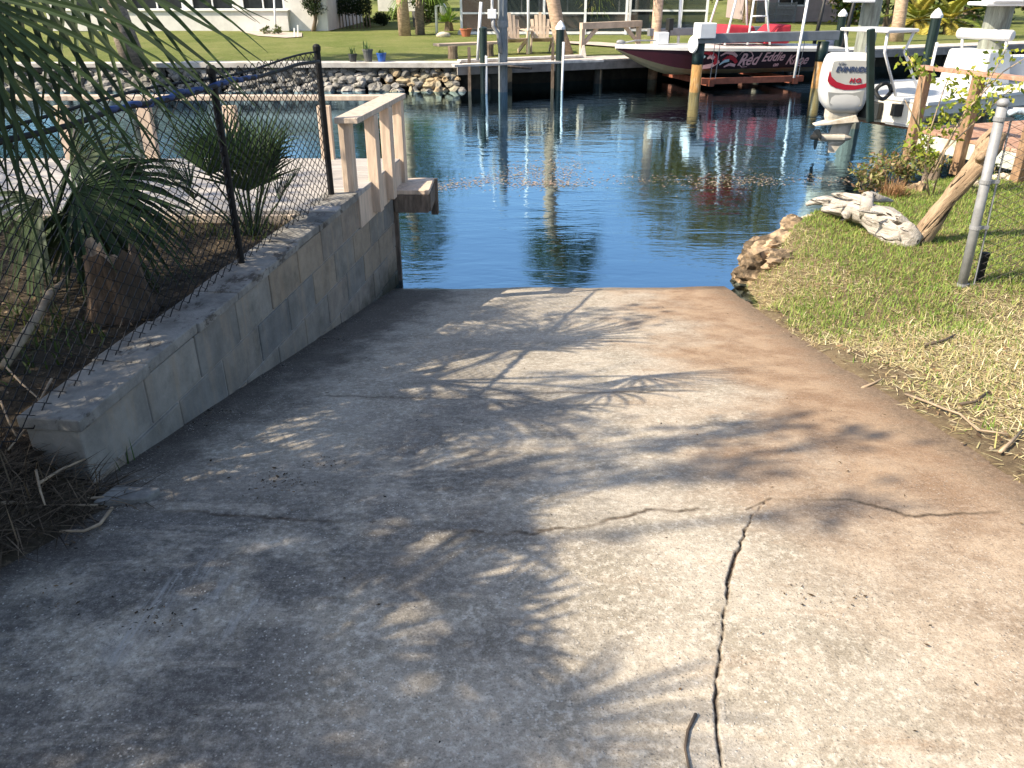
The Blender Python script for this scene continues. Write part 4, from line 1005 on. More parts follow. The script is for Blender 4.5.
# ------------------------------------------------------------------ skiff with outboard
M['gel'] = simple('white_gelcoat', (.62, .62, .61), .3, var=.04, scale=3, spec=.5, dirt=(.50, .48, .44), dscale=3, dlo=.54, dhi=.8)
M['cream'] = simple('cream_hull', (.60, .57, .50), .45, var=.12, scale=3, dirt=(.45, .40, .33), dscale=2.5, dlo=.5, dhi=.75)
M['cushion'] = simple('white_vinyl', (.64, .64, .63), .5, var=.06, scale=5)
M['whitetube'] = simple('white_tube', (.75, .76, .77), .35, var=.05, scale=5)
M['cowlgrey'] = simple('cowl_grey', (.36, .365, .35), .32, var=.04, scale=4)
M['motorlow'] = simple('gearcase_paint', (.50, .46, .39), .5, var=.2, scale=6, dirt=(.40, .32, .22), dscale=5, dlo=.52, dhi=.72)
M['black'] = simple('black_rubber', (.012, .012, .012), .55, var=.3)
M['darkgreen'] = simple('dark_green_post', (.006, .016, .013), .4, var=.25, scale=8)
M['redpaint'] = simple('red_decal', (.30, .012, .03), .35, var=.05)
M['navy'] = simple('navy_lettering', (.035, .055, .12), .4, var=.05)
def flat_text(body, size, mat, name, parent, mtx, shear=0.0, depth=.003, sx=1.0, bold=0.0, warp=None):
    cu = bpy.data.curves.new('lettering', 'FONT'); cu.body = body; cu.size = size; cu.shear = shear; cu.extrude = depth; cu.offset = bold; cu.resolution_u = 3
    ob = bpy.data.objects.new('lettering', cu); COL.objects.link(ob)
    dg = bpy.context.evaluated_depsgraph_get(); me = bpy.data.meshes.new_from_object(ob.evaluated_get(dg)); bpy.data.objects.remove(ob)
    for v in me.vertices:
        co = Vector((v.co.x * sx, v.co.y, v.co.z)); v.co = warp(co) if warp else mtx @ co
    me.materials.clear(); me.name = name; o0 = ORG[parent.name]
    for v in me.vertices: v.co = v.co - o0
    return link_mesh(name, me, mat, parent)
SK0 = Vector((4.99, 11.72, 0)); SKA = R(30); SKM = Matrix.Translation(SK0) @ Matrix.Rotation(SKA, 4, 'Z')
def S(x, y, z): return SKM @ Vector((x, y, z))
sk = thing('skiff', 'white flats skiff with a white and grey outboard, raised beside the right dock', 'boat', SK0)
def loft(mb, rows, closed=True):
    n = len(rows[0]); vs = [p for r in rows for p in r]; fs = []
    for i in range(len(rows) - 1):
        for j in range(n if closed else n - 1): fs.append((i * n + j, i * n + (j + 1) % n, (i + 1) * n + (j + 1) % n, (i + 1) * n + j))
    fs.append(tuple(range(n - 1, -1, -1))); fs.append(tuple((len(rows) - 1) * n + j for j in range(n))); mb._add(vs, fs); return mb
rows = []; drows = []
for q in range(15):
    s = q / 14 * 5.0; k = s / 5.0; hb = .84 * (1 - max(0, (k - .45) / .55) ** 2.4 * .97); zk = .50 + .26 * max(0, (k - .6) / .4) ** 2.2; zg = .82 + .10 * k * k
    rows.append([S(s, 0, zk), S(s, -hb * .80, zk + .04), S(s, -hb, zk + .16), S(s, -hb, zg), S(s, hb, zg), S(s, hb, zk + .16), S(s, hb * .80, zk + .04)])
    drows.append((s, hb, zg))
mb = loft(MB(), rows); mb.build('hull', M['cream'], sk)
mb = MB(); rws = []
for s, hb, zg in drows: rws.append([S(s, -hb - .03, zg - .02), S(s, -hb - .03, zg + .02), S(s, -hb * .5, zg + .035), S(s, 0, zg + .04), S(s, hb * .5, zg + .035), S(s, hb + .03, zg + .02), S(s, hb + .03, zg - .02)])
loft(mb, rws, True); mb.build('deck', M['gel'], sk)
# console, leaning seat, forward hatch
mb = MB(); c = S(2.3, 0, 1.10)
for (a, b, y, z0, z1) in ((1.95, 2.65, .36, .86, 1.36),): mb.hexa([S(a, -y, z0), S(b, -y, z0), S(b, y, z0), S(a, y, z0), S(a + .05, -y * .9, z1), S(b - .12, -y * .9, z1), S(b - .12, y * .9, z1), S(a + .05, y * .9, z1)])
mb.build('console', M['gel'], sk, bevel=.035, seg=3)
mb = MB(); mb.tube([S(2.30, -.42, 1.56), S(2.30, .42, 1.56)], .075, 12); mb.build('seat_back', M['cushion'], sk, smooth=True, bevel=.02)
for y in (-.34, .34):
    mb = MB(); mb.tube([S(2.35, y, 1.34), S(2.30, y, 1.5)], .02, 8); mb.build('seat_frame', M['whitetube'], sk, smooth=True)
mb = MB(); mb.hexa([S(2.9, -.55, .88), S(4.4, -.38, .92), S(4.4, .38, .92), S(2.9, .55, .88), S(2.95, -.52, 1.22), S(4.35, -.35, 1.20), S(4.35, .35, 1.20), S(2.95, .52, 1.22)]); mb.build('bow_cover', M['cushion'], sk, bevel=.05, seg=3)
# poling platform
mb = MB(); mb.hexa([S(-.42, -.38, 1.655), S(.22, -.38, 1.655), S(.22, .38, 1.655), S(-.42, .38, 1.655), S(-.42, -.38, 1.70), S(.22, -.38, 1.70), S(.22, .38, 1.70), S(-.42, .38, 1.70)]); mb.build('poling_platform', M['gel'], sk, bevel=.02, seg=3)
for a, b, c_ in ((S(.17, -.33, 1.66), S(.10, -.30, 1.42), S(.45, -.42, .86)), (S(.17, .33, 1.66), S(.10, .30, 1.42), S(.45, .42, .86)), (S(-.36, -.33, 1.66), S(-.30, -.30, 1.42), S(.03, -.36, .86)), (S(-.36, .33, 1.66), S(-.30, .30, 1.42), S(.03, .36, .86))):
    mb = MB(); mb.tube([a, b, c_], .019, 8); mb.build('platform_leg', M['whitetube'], sk, smooth=True)
for sg in (-1, 1):
    mb = MB(); mb.tube([S(.33, sg * .38, 1.06), S(-.08, sg * .34, 1.06)], .015, 8); mb.build('platform_brace', M['whitetube'], sk, smooth=True)
mb = MB(); a = atY(870, 122, 10.95); b = atY(871, 29, 10.95); mb.bar(a, b, .085, .08, up=(1, 0, 0)); mb.build('anchor_pole', M['darkgreen'], sk, bevel=.01)
mb = MB(); cc = atY(884, 91, 11.15); pts = [cc + Vector((math.cos(k / 16 * 6.283) * .095, .0 + .03 * math.sin(k), math.sin(k / 16 * 6.283) * .10)) for k in range(17)]; mb.tube(pts, .026, 8, False); mb.build('hose_coil', M['black'], sk, smooth=True)
mb = MB(); mb.bar(S(-.05, -.22, .66), S(-.05, .22, .66), .10, .22); mb.box(S(-.02, -.45, .70), (.12, .12, .16)); mb.build('transom_bracket', M['black'], sk, bevel=.01)
mb = MB(); mb.hexa([S(.0, -.80, .50), S(.18, -.80, .50), S(.18, -.30, .50), S(.0, -.30, .50), S(-.03, -.80, .54), S(.2, -.80, .54), S(.2, -.3, .54), S(-.03, -.3, .54)]); mb.build('trim_tab', M['whitetube'], sk)
# outboard motor
ob = None
MM = Matrix.Translation(S(-.02, 0, 0) + Vector((.02, 0, 0))) @ Matrix.Rotation(R(-6), 4, 'Z')
MA = Vector((math.cos(R(-6)), math.sin(R(-6)), 0))
S_ = S
def S(x, y, z): return MM @ Vector((x, y, z))
def sect(z, x0, x1, hw, n=36, e=4.6):
    out = []; cx, hx = (x0 + x1) / 2, (x1 - x0) / 2
    for j in range(n):
        a = 2 * math.pi * j / n; c_, s_ = math.cos(a), math.sin(a)
        out.append(S(cx + hx * math.copysign(abs(c_) ** (2 / e), c_), hw * math.copysign(abs(s_) ** (2 / e), s_), z))
    return out
XO = -.10
mb = MB(); loft(mb, [sect(z, a + XO, b + XO, h) for z, a, b, h in ((.62, -.44, -.06, .12), (.68, -.52, -.02, .16), (.76, -.585, .0, .185), (.88, -.62, .0, .195), (1.05, -.63, .0, .20), (1.20, -.62, .0, .20), (1.30, -.60, .0, .195), (1.36, -.575, -.005, .18), (1.385, -.53, -.03, .14), (1.392, -.42, -.12, .06))])
motor = mb.build('outboard_motor', M['gel'], sk, smooth=True)
for sd_ in (-1, 1):
    y = lambda z: sd_ * (np.interp(z, [.62, .72, .80, .90, 1.05, 1.2, 1.3], [.12, .165, .185, .195, .20, .20, .195]) + .004)
    def plate(poly, mat, name, off=0.0, th=.006):
        mb = MB(); n = len(poly); vs = [S(x + XO, y(z) + sd_ * off, z) for x, z in poly] + [S(x + XO, y(z) + sd_ * (off - th), z) for x, z in poly]
        mb._add(vs, [tuple(range(n)) if sd_ < 0 else tuple(range(n - 1, -1, -1))] + [(i, (i + 1) % n, n + (i + 1) % n, n + i) for i in range(n)]); return mb.build(name, M[mat], motor)
    def strip(top, bot, mat, name, off):
        mb = MB()
        for k in range(len(top) - 1):
            q = [top[k], top[k + 1], bot[k + 1], bot[k]]; vs = [S(x + XO, y(z) + sd_ * off, z) for x, z in q] + [S(x + XO, y(z) + sd_ * (off - .006), z) for x, z in q]
            mb._add(vs, [(0, 1, 2, 3), (0, 1, 5, 4), (2, 3, 7, 6), (1, 2, 6, 5), (3, 0, 4, 7)])
        return mb.build(name, M[mat], motor)
    xsz = [-.47, -.40, -.30, -.20, -.10, -.045]
    strip([(-.54, 1.29), (-.46, 1.30), (-.36, 1.305), (-.24, 1.305), (-.12, 1.30), (-.045, 1.295)], [(-.56, 1.12), (-.48, 1.035), (-.36, 1.0), (-.24, .99), (-.12, .995), (-.045, 1.0)], 'cowlgrey', 'cowl_panel', 0.0)
    strip([(-.575, 1.19), (-.54, 1.10), (-.46, 1.035), (-.34, 1.0), (-.20, .99), (-.10, 1.01), (-.045, 1.03)], [(-.585, 1.05), (-.55, 1.0), (-.46, .955), (-.34, .93), (-.20, .935), (-.10, .955), (-.045, .975)], 'redpaint', 'cowl_stripe', .002)
    strip([(-.55, .90), (-.40, .89), (-.22, .89), (-.07, .93)], [(-.50, .74), (-.40, .71), (-.22, .70), (-.07, .72)], 'cowlgrey', 'lower_cowl_panel', 0.0)
tm = lambda x, z, y=-.21: MM @ Matrix.Translation((x + XO, y, z)) @ Matrix.Rotation(R(90), 4, 'X')
flat_text('EVINRUDE', .092, M['navy'], 'brand_lettering', motor, tm(-.50, 1.165), .25, .003, .95, .002)
flat_text('E-TEC', .035, M['navy'], 'model_lettering', motor, tm(-.48, 1.255), .25, .003)
flat_text('H.O.', .075, M['redpaint'], 'power_lettering', motor, tm(-.30, 1.03), .3, .003, 1.1, .003)
mb = MB(); loft(mb, [sect(z, a + XO, b + XO, h, 18, 2.4) for z, a, b, h in ((.16, -.36, -.20, .012), (.20, -.38, -.16, .03), (.27, -.40, -.12, .035), (.42, -.37, -.10, .05), (.64, -.40, -.08, .09))])
mb.lathe(S(-.30 + XO, 0, .27), [(.02, -.30), (.06, -.20), (.062, .12), (.02, .22)], 14, axis=MA)
mb.prism([S(-.38 + XO, -.008, .22), S(-.18 + XO, -.008, .22), S(-.27 + XO, -.008, .06), S(-.36 + XO, -.008, .06)], (0, 0, 0), S(0, .016, 0) - S(0, 0, 0))
loft(mb, [sect(z, a + XO, b + XO, h, 18, 2.8) for z, a, b, h in ((.46, -.46, -.08, .07), (.56, -.50, -.06, .10), (.70, -.50, -.04, .13))])
mb.build('gearcase', M['motorlow'], motor, smooth=False)
mb = MB(); mb.hexa([S(-.62 + XO, -.10, .43), S(-.04 + XO, -.13, .50), S(-.04 + XO, .13, .50), S(-.62 + XO, .10, .43), S(-.62 + XO, -.10, .45), S(-.10 + XO, -.12, .60), S(-.10 + XO, .12, .60), S(-.62 + XO, .10, .45)]); mb.build('cavitation_plate', M['motorlow'], motor, bevel=.01)
mb = MB(); hc = S(-.56 + XO, 0, .27); ax = MA; sdv = Vector((-ax.y, ax.x, 0)); mb.lathe(hc, [(.03, -.08), (.045, .0), (.055, .09)], 12, axis=ax)
for k in range(3):
    a = k * 2.094 + .4; e = sdv * math.cos(a) + Vector((0, 0, math.sin(a))); e2 = sdv * -math.sin(a) + Vector((0, 0, math.cos(a)))
    rws = []
    for q in (.25, .5, .8, 1.0):
        wv = .07 * math.sin(math.pi * min(1, .25 + .72 * q * .9)); rws.append([hc + e * .17 * q - e2 * wv - ax * wv * .6, hc + e * .17 * q, hc + e * .17 * q + e2 * wv + ax * wv * .6])
    mb.grid(rws); mb.grid([[p + ax * .008 for p in r] for r in rws])
mb.build('propeller', M['black'], motor)
S = S_
# lift pieces of the skiff
M['greypile'] = simple('grey_green_piling', (.22, .235, .20), .85, var=.3, scale=5, bump=.5, stretch=(5, 5, .8), dirt=(.13, .13, .105), dscale=3, dlo=.5, dhi=.7)
def pile(px, pyt, pyb, Y, r, mat, label, cap=None, name='piling', grp='pilings along the canal', capm='whitetube', lower=None, zb=-1.2):
    a = atY(px, pyb, Y); b = atY(px, pyt, Y); t = thing(name, label, 'piling', (a.x, Y, 0), grp)
    mb = MB(); mb.tube([(a.x, Y, zb), (a.x, Y, b.z)], [r, r * .96], 14); mb.build('shaft', M[mat], t, smooth=False)
    if cap: mb = MB(); mb.lathe((a.x, Y, b.z), [(r * 1.12, -.05), (r * 1.12, .0), (r * .5, cap * .7), (0, cap)], 14); mb.build('cap', M[capm], t, smooth=False)
    if lower: mb = MB(); mb.tube([(a.x + r * .6, Y - r * .9, -.6), (a.x + r * .75, Y - r * .9, lower)], .028, 8); mb.build('pipe', M['whitetube'], t, smooth=True)
    return t, Vector((a.x, Y, b.z))
lp, top = pile(989, 4, 55, 12.9, .19, 'greypile', 'thick grey green lift piling with a flat plate on top behind the skiff seat')
mb = MB(); mb.box((top.x - .12, 12.8, 1.97), (.60, .55, .05)); mb.box((top.x - .10, 12.65, 2.12), (.5, .35, .26)); mb.build('lift_head', M['whitetube'], lp, bevel=.02)
lp, top = pile(862, -30, 60, 14.4, .16, 'greypile', 'grey green lift piling rising behind the outboard of the skiff')
mb = MB(); mb.box((top.x - .30, 14.2, 2.06), (.42, .3, .2)); mb.build('lift_head', M['whitetube'], lp, bevel=.02)
mb = MB(); mb.bar(S(.5, -.75, .45), S(.5, .75, .45), .12, .10); mb.bar(S(3.0, -.75, .50), S(3.0, .75, .50), .12, .10); mb.bar(S(.2, -.42, .475), S(3.6, -.42, .53), .09, .06)
tag(mb.build('lift_cradle', M['dockred'], None, bevel=.005), 'rusty red lift cradle under the white skiff', 'boat lift')
# ------------------------------------------------------------------ far bank: rock wall, dock, piles
M['shadebank'] = simple('shade_dark_bank', (.035, .032, .026), .8, var=.4, scale=5)  # near black colour stands in for the shade beneath the far dock
M['capstone'] = simple('pale_concrete_cap', (.50, .47, .43), .85, var=.18, scale=4, bump=.2, dirt=(.33, .30, .26), dscale=3, dlo=.5, dhi=.75)
M['rocks'] = simple('seawall_rock', (1, 1, 1), .9, var=.3, scale=5, bump=.7, attr=True, dirt=(.09, .085, .07), dscale=5, dlo=.52, dhi=.66)
sw = thing('rock_seawall', 'seawall of piled grey and tan rocks under a pale concrete cap across the canal', 'seawall', (-9, 20, 0))
rr_ = random.Random(8); mb = MB()
for x in np.arange(-19, -1.2, .175):
    for row in range(6):
        z = -.10 + row * .11; yy = 19.72 + row * .062 + rr_.uniform(-.05, .05)
        tan = x > -3.2 and rr_.random() < .55
        mb.color(rr_.choice([(.34, .26, .16), (.40, .32, .20), (.30, .27, .20)]) if tan else rr_.choice([(.17, .165, .155), (.23, .22, .205), (.14, .135, .125), (.28, .265, .245), (.20, .19, .17), (.34, .32, .295)]))
        d = (rr_.uniform(.13, .32), rr_.uniform(.2, .3), rr_.uniform(.11, .22))
        mb.rock((x + rr_.uniform(-.09, .09) + (row % 2) * .11, yy, z + rr_.uniform(-.03, .03)), d, int(x * 100) % 97 + row * 7, 2, .45, rr_.uniform(0, 3))
mb.build('rock_face', M['rocks'], sw)
mb = MB(); mb.box((-15.5, 20.06, .545), (18, .40, .10)); mb.box((-4.45, 20.03, .555), (6.5, .44, .12)); mb.build('cap', M['capstone'], sw, bevel=.012)
mb = MB(); mb.box((-12, 20.32, -.2), (24, .3, 1.36)); mb.build('backing', M['shadebank'], sw)
# slab dock on piles, following the receding bank
M['dockslab'] = simple('pale_dock_planks', (.50, .45, .40), .85, var=.2, scale=4, bump=.2, dirt=(.34, .30, .26), dscale=3, dlo=.5, dhi=.75)
M['fasciagrey'] = simple('grey_fascia_board', (.24, .22, .20), .85, var=.25, scale=4, bump=.2)
fd = thing('long_dock', 'long pale plank dock along the far bank with a dark gap beneath it', 'dock', (1, 20.7, .5))
dA, dB = Vector((-1.25, 19.72, 0)), Vector((30, 19.72 + 31.25 * .43, 0)); dD = (dB - dA).normalized(); dN = Vector((-dD.y, dD.x, 0))
mb = MB()
Ld = (dB - dA).length; s = 0
while s < Ld:
    a = dA + dD * s; b = dA + dD * (s + .142); mb.hexa([a + Vector((0, 0, .535)), b + Vector((0, 0, .535)), b + dN * 1.0 + Vector((0, 0, .535)), a + dN * 1.0 + Vector((0, 0, .535)), a + Vector((0, 0, .575)), b + Vector((0, 0, .575)), b + dN * 1.0 + Vector((0, 0, .575)), a + dN * 1.0 + Vector((0, 0, .575))]); s += .15
mb.build('decking', M['dockslab'], fd)
mb = MB(); mb.bar(dA + dN * .03 + Vector((0, 0, .44)), dB + dN * .03 + Vector((0, 0, .44)), .05, .185); mb.build('fascia', M['fasciagrey'], fd)
mb = MB(); mb.bar(dA + dN * .95 + Vector((0, 0, -.3)), dB + dN * .95 + Vector((0, 0, -.3)), .2, 1.60); mb.build('bulkhead', M['shadebank'], fd)
for k in range(9):
    c = dA + dD * (.8 + k * 3.0) + dN * .2; mb = MB(); mb.tube([c + Vector((0, 0, -1.2)), c + Vector((0, 0, .53))], .11, 10); mb.build('piling', M['shadebank'], fd, smooth=True)
# loose plank walkway in front
M['greyplank'] = simple('bleached_planks', (.55, .51, .47), .85, var=.2, scale=4, bump=.3, stretch=(.6, 5, 1))
pw = thing('plank_walkway', 'narrow walkway of bleached planks on short posts in front of the far dock', 'walkway', (0, 19.4, .6))
for (a, b, w_) in (((453, 65.5), (602, 60.5), .20), ((459, 60.8), (580, 55.8), .22)):
    p, q = atZ(*a, .62), atZ(*b, .62); mb = MB(); mb.bar(p, q, w_, .05); mb.build('plank', M['greyplank'], pw, bevel=.005)
p, q = atZ(455, 69.5, .45), atZ(532, 68.5, .47); mb = MB(); mb.tube([p, p.lerp(q, .5) + Vector((0, 0, .08)), q], [.03, .04, .025], 7); mb.build('brace', M['oldwood'], pw, smooth=True)
for px, pt, pb, Y in ((469, 47, 66, 19.7), (553, 43, 60, 20.3)):
    a, b = atY(px, pb, Y), atY(px, pt, Y); mb = MB(); mb.bar(a - Vector((0, 0, .9)), b, .07, .07, up=(0, 1, 0)); mb.build('post', M['oldwood'], pw)
# posts and poles on the far side
GP = 'pilings along the canal'
pile(484, 28, 86, 19.3, .085, 'darkgreen', 'dark slim piling at the left end of the plank walkway', .03, grp=GP, capm='darkgreen', lower=.8)
mb = MB(); mb.tube([atY(477.5, 60, 19.45), atY(481, 2, 19.45)], .035, 8); tag(mb.build('white_pole', M['whitetube'], None, smooth=True), 'white plastic pole leaning beside the dark slim piling of the walkway', 'pole')
M['utility'] = simple('grey_utility_pole', (.22, .24, .25), .8, var=.25, scale=6, bump=.3, stretch=(4, 4, .7))
up_ = thing('utility_post', 'thick grey wooden post carrying a white electric box by the walkway', 'post', (-.2, 19.5, 0))
a = atY(503, 88, 19.6); mb = MB(); mb.tube([(a.x, 19.6, -1.2), (a.x, 19.6, 2.42)], .105, 14); mb.build('shaft', M['utility'], up_, smooth=False)
c = atY(502.5, 24, 19.6); mb = MB(); mb.lathe((a.x, 19.6, c.z), [(.12, -.07), (.13, .07)], 14); mb.build('clamp', M['galv'], up_)
c = atY(492, 14, 19.42); mb = MB(); mb.box(c, (.19, .12, .19)); mb.build('electric_box', M['whitetube'], up_, bevel=.01)
mb = MB(); mb.tube([c + Vector((.02, 0, -.08)), c + Vector((.03, 0, -.25)), c + Vector((.14, .02, -.42)), c + Vector((.18, .05, -.8))], .045, 8); mb.build('conduit', M['galv'], up_, smooth=True)
mb = MB(); mb.tube([c + Vector((.0, .02, .08)), c + Vector((.02, .02, .6))], .03, 8); mb.build('conduit', M['whitetube'], up_, smooth=True)
mb = MB(); p = G(528.5, 54); mb.tube([p, atY(528, -60, p.y)], .035, 8); tag(mb.build('white_pole', M['whitetube'], None, smooth=True), 'tall straight white pole standing between the two garden chairs', 'pole')
pile(559, 27, 88, 19.9, .10, 'darkgreen', 'dark green piling with a white pointed cap left of the wooden trestle', .14, grp=GP, lower=1.05)
pile(922, 15, 85, 17.2, .10, 'darkgreen', 'dark green piling with a white pointed cap right of the skiff outboard', .13, grp=GP, lower=1.2)
pile(832, 14, 80, 21.6, .10, 'darkgreen', 'green capped piling behind the stern of the black boat', .12, grp=GP)

# ------------------------------------------------------------------ garden furniture on the far lawn
M['chair'] = simple('tan_painted_slats', (.48, .38, .29), .7, var=.12, scale=6)
def chair(px, py, rz, label):
    o = G(px, py); t = thing('adirondack_chair', label, 'chair', o, 'garden chairs across the canal')
    m = Matrix.Translation(o) @ Matrix.Rotation(rz, 4, 'Z'); q = lambda x, y, z: m @ Vector((x, y, z))      # faces -y
    def bx(mb, a, b, w_, h, up=(0, 0, 1)): mb.bar(q(*a), q(*b), w_, h, up=m.to_3x3() @ Vector(up))
    mb = MB()
    for k in range(6): bx(mb, (-.27, -.27 + k * .10, .38 - k * .022), (.27, -.27 + k * .10, .38 - k * .022), .09, .02)
    mb.build('seat', M['chair'], t)
    mb = MB()
    for k in range(5):
        x = -.20 + k * .10; h = .98 - .06 * abs(k - 2) ** 1.5; bx(mb, (x * .9, .20, .28), (x * 1.1, .42, h), .085, .02, (0, 1, .3))
    bx(mb, (-.27, .33, .60), (.27, .33, .60), .03, .07); mb.build('backrest', M['chair'], t)
    for s in (-1, 1):
        mb = MB(); bx(mb, (s * .33, -.34, .56), (s * .33, .36, .58), .13, .025); mb.build('armrest', M['chair'], t)
        mb = MB(); bx(mb, (s * .29, -.26, 0), (s * .29, -.26, .55), .04, .10, (0, 1, 0)); mb.build('leg', M['chair'], t)
        mb = MB(); bx(mb, (s * .27, -.24, .34), (s * .27, .46, .02), .03, .11, (0, .3, 1)); mb.build('leg', M['chair'], t)
    return t
chair(514, 53.5, R(18), 'tan slatted garden chair half hidden behind the grey utility post')
chair(541, 52.5, R(4), 'tan slatted garden chair in full view right of the tall white pole')
M['trestle'] = simple('tan_timber', (.46, .36, .27), .75, var=.15, scale=5)
ta, tb = G(581.5, 57), G(637.5, 50); tb.y = ta.y + .9
tr = thing('timber_trestle', 'tan timber trestle with a long top beam and corner braces on the far lawn', 'trestle', ta)
tz = atY(581, 26, ta.y).z; tA, tB = Vector((ta.x, ta.y, tz)), Vector((atY(639, 27, tb.y).x, tb.y, tz + .02)); dx_ = (tB - tA).normalized()
mb = MB(); mb.bar(tA - dx_ * .05, tB + dx_ * .05, .14, .15); mb.build('top_beam', M['trestle'], tr, bevel=.006)
for c in (tA, tB):
    mb = MB(); mb.bar(Vector((c.x, c.y, .56)), Vector((c.x, c.y, tz - .05)), .10, .10, up=dx_); mb.build('leg', M['trestle'], tr)
for c, s in ((tA, 1), (tB, -1)):
    mb = MB(); mb.bar(c + dx_ * s * .45 + Vector((0, 0, -.06)), c + dx_ * s * .04 + Vector((0, 0, -.42)), .05, .09); mb.build('brace', M['trestle'], tr)
mb = MB(); c = G(583, 58); mb.hexa([c + Vector(v) for v in ((-.09, -.05, 0), (.09, -.05, 0), (.09, .05, 0), (-.09, .05, 0), (-.02, -.02, .3), (.03, -.02, .3), (.03, .02, .3), (-.02, .02, .3))])
tag(mb.build('marker_block', M['capstone'], None, bevel=.01), 'small pale wedge block at the foot of the trestle leg', 'block')
bn = thing('plank_bench', 'low bench of a pale plank laid on two brown wood stumps', 'bench', G(470, 57))
a, b = atZ(436, 45, .86), atZ(500, 42.5, .86); mb = MB(); mb.bar(a, b, .34, .06); mb.build('seat', M['trestle'], bn, bevel=.005)
for px, py in ((453, 58.5), (489, 56)):
    c = G(px, py); mb = MB(); mb.lathe(c, [(.13, -.02), (.115, .15), (.125, .29)], 12); mb.build('stump_leg', M['bark'], bn)
M['terracotta'] = simple('terracotta', (.36, .12, .06), .8, var=.2, scale=5)
M['darkpot'] = simple('dark_plastic_pot', (.035, .035, .035), .5, var=.2); M['bluepot'] = simple('blue_glazed_pot', (.03, .10, .36), .3, var=.2); M['greypot'] = simple('dark_grey_pot', (.09, .09, .085), .6, var=.2)
def pot(p, r, h, mat, label, leafh, seed, grp=None, nl=14, cols=((.05, .09, .03), (.08, .13, .05))):
    t = thing('potted_plant', label, 'potted plant', p, grp); mb = MB(); mb.lathe(p, [(r * .72, 0), (r, h * .85), (r * 1.08, h * .86), (r * 1.08, h), (r * .9, h), (r * .85, h * .85)], 14); mb.build('pot', M[mat], t)
    rg = np.random.default_rng(seed); b = np.array(p) + np.array([0, 0, h * .85]) + rg.normal(size=(nl, 3)) * np.array([r * .3, r * .3, 0])
    blades('leaves', b, rg, leafh * .5, leafh, r * .10, r * .18, .8, cols, 'grass', t)
pz = lambda px: Vector((atZ(px, 60, .61).x, 20.02, .615))
pot(pz(357), .10, .17, 'darkpot', 'small black pot with a spiky plant, leftmost of three on the rock seawall', .24, 1, 'pots on the seawall cap')
pot(pz(372), .115, .27, 'greypot', 'tallest dark grey pot of three on the rock seawall, with upright leaves', .28, 2, 'pots on the seawall cap')
pot(pz(385), .11, .19, 'bluepot', 'blue pot with a small plant on the rock seawall', .14, 3, 'pots on the seawall cap')
pot(G(466, 36.5), .2, .26, 'terracotta', 'terracotta pot at the left corner of the screened porch', .1, 4)
pot(G(625, 28), .32, .42, 'terracotta', 'large terracotta pot behind the right end of the timber trestle', .4, 5)

# ------------------------------------------------------------------ houses
M['stuccow'] = simple('white_stucco', (.62, .60, .57), .85, var=.08, scale=3, bump=.1); M['stuccot'] = simple('tan_stucco', (.40, .30, .25), .85, var=.1, scale=3, bump=.1)
M['stuccom'] = simple('mauve_stucco', (.36, .29, .28), .85, var=.1, scale=3); M['glassdark'] = simple('dark_window', (.02, .025, .03), .08, var=.2, spec=.6); M['roofing'] = simple('grey_shingles', (.17, .155, .14), .9, var=.3, scale=9, bump=.4)
M['alu'] = simple('white_aluminium', (.74, .75, .76), .4, var=.05)
t = NT('screen_mesh'); tr_ = t.n('ShaderNodeBsdfTransparent'); tr_.inputs[0].default_value = (.8, .8, .8, 1); b_ = t.bsdf((.03, .045, .045), .8); mx = t.n('ShaderNodeMixShader'); mx.inputs[0].default_value = .5; t.t.links.new(tr_.outputs[0], mx.inputs[1]); t.t.links.new(b_, mx.inputs[2]); M['screen'] = t.done(mx.outputs[0])
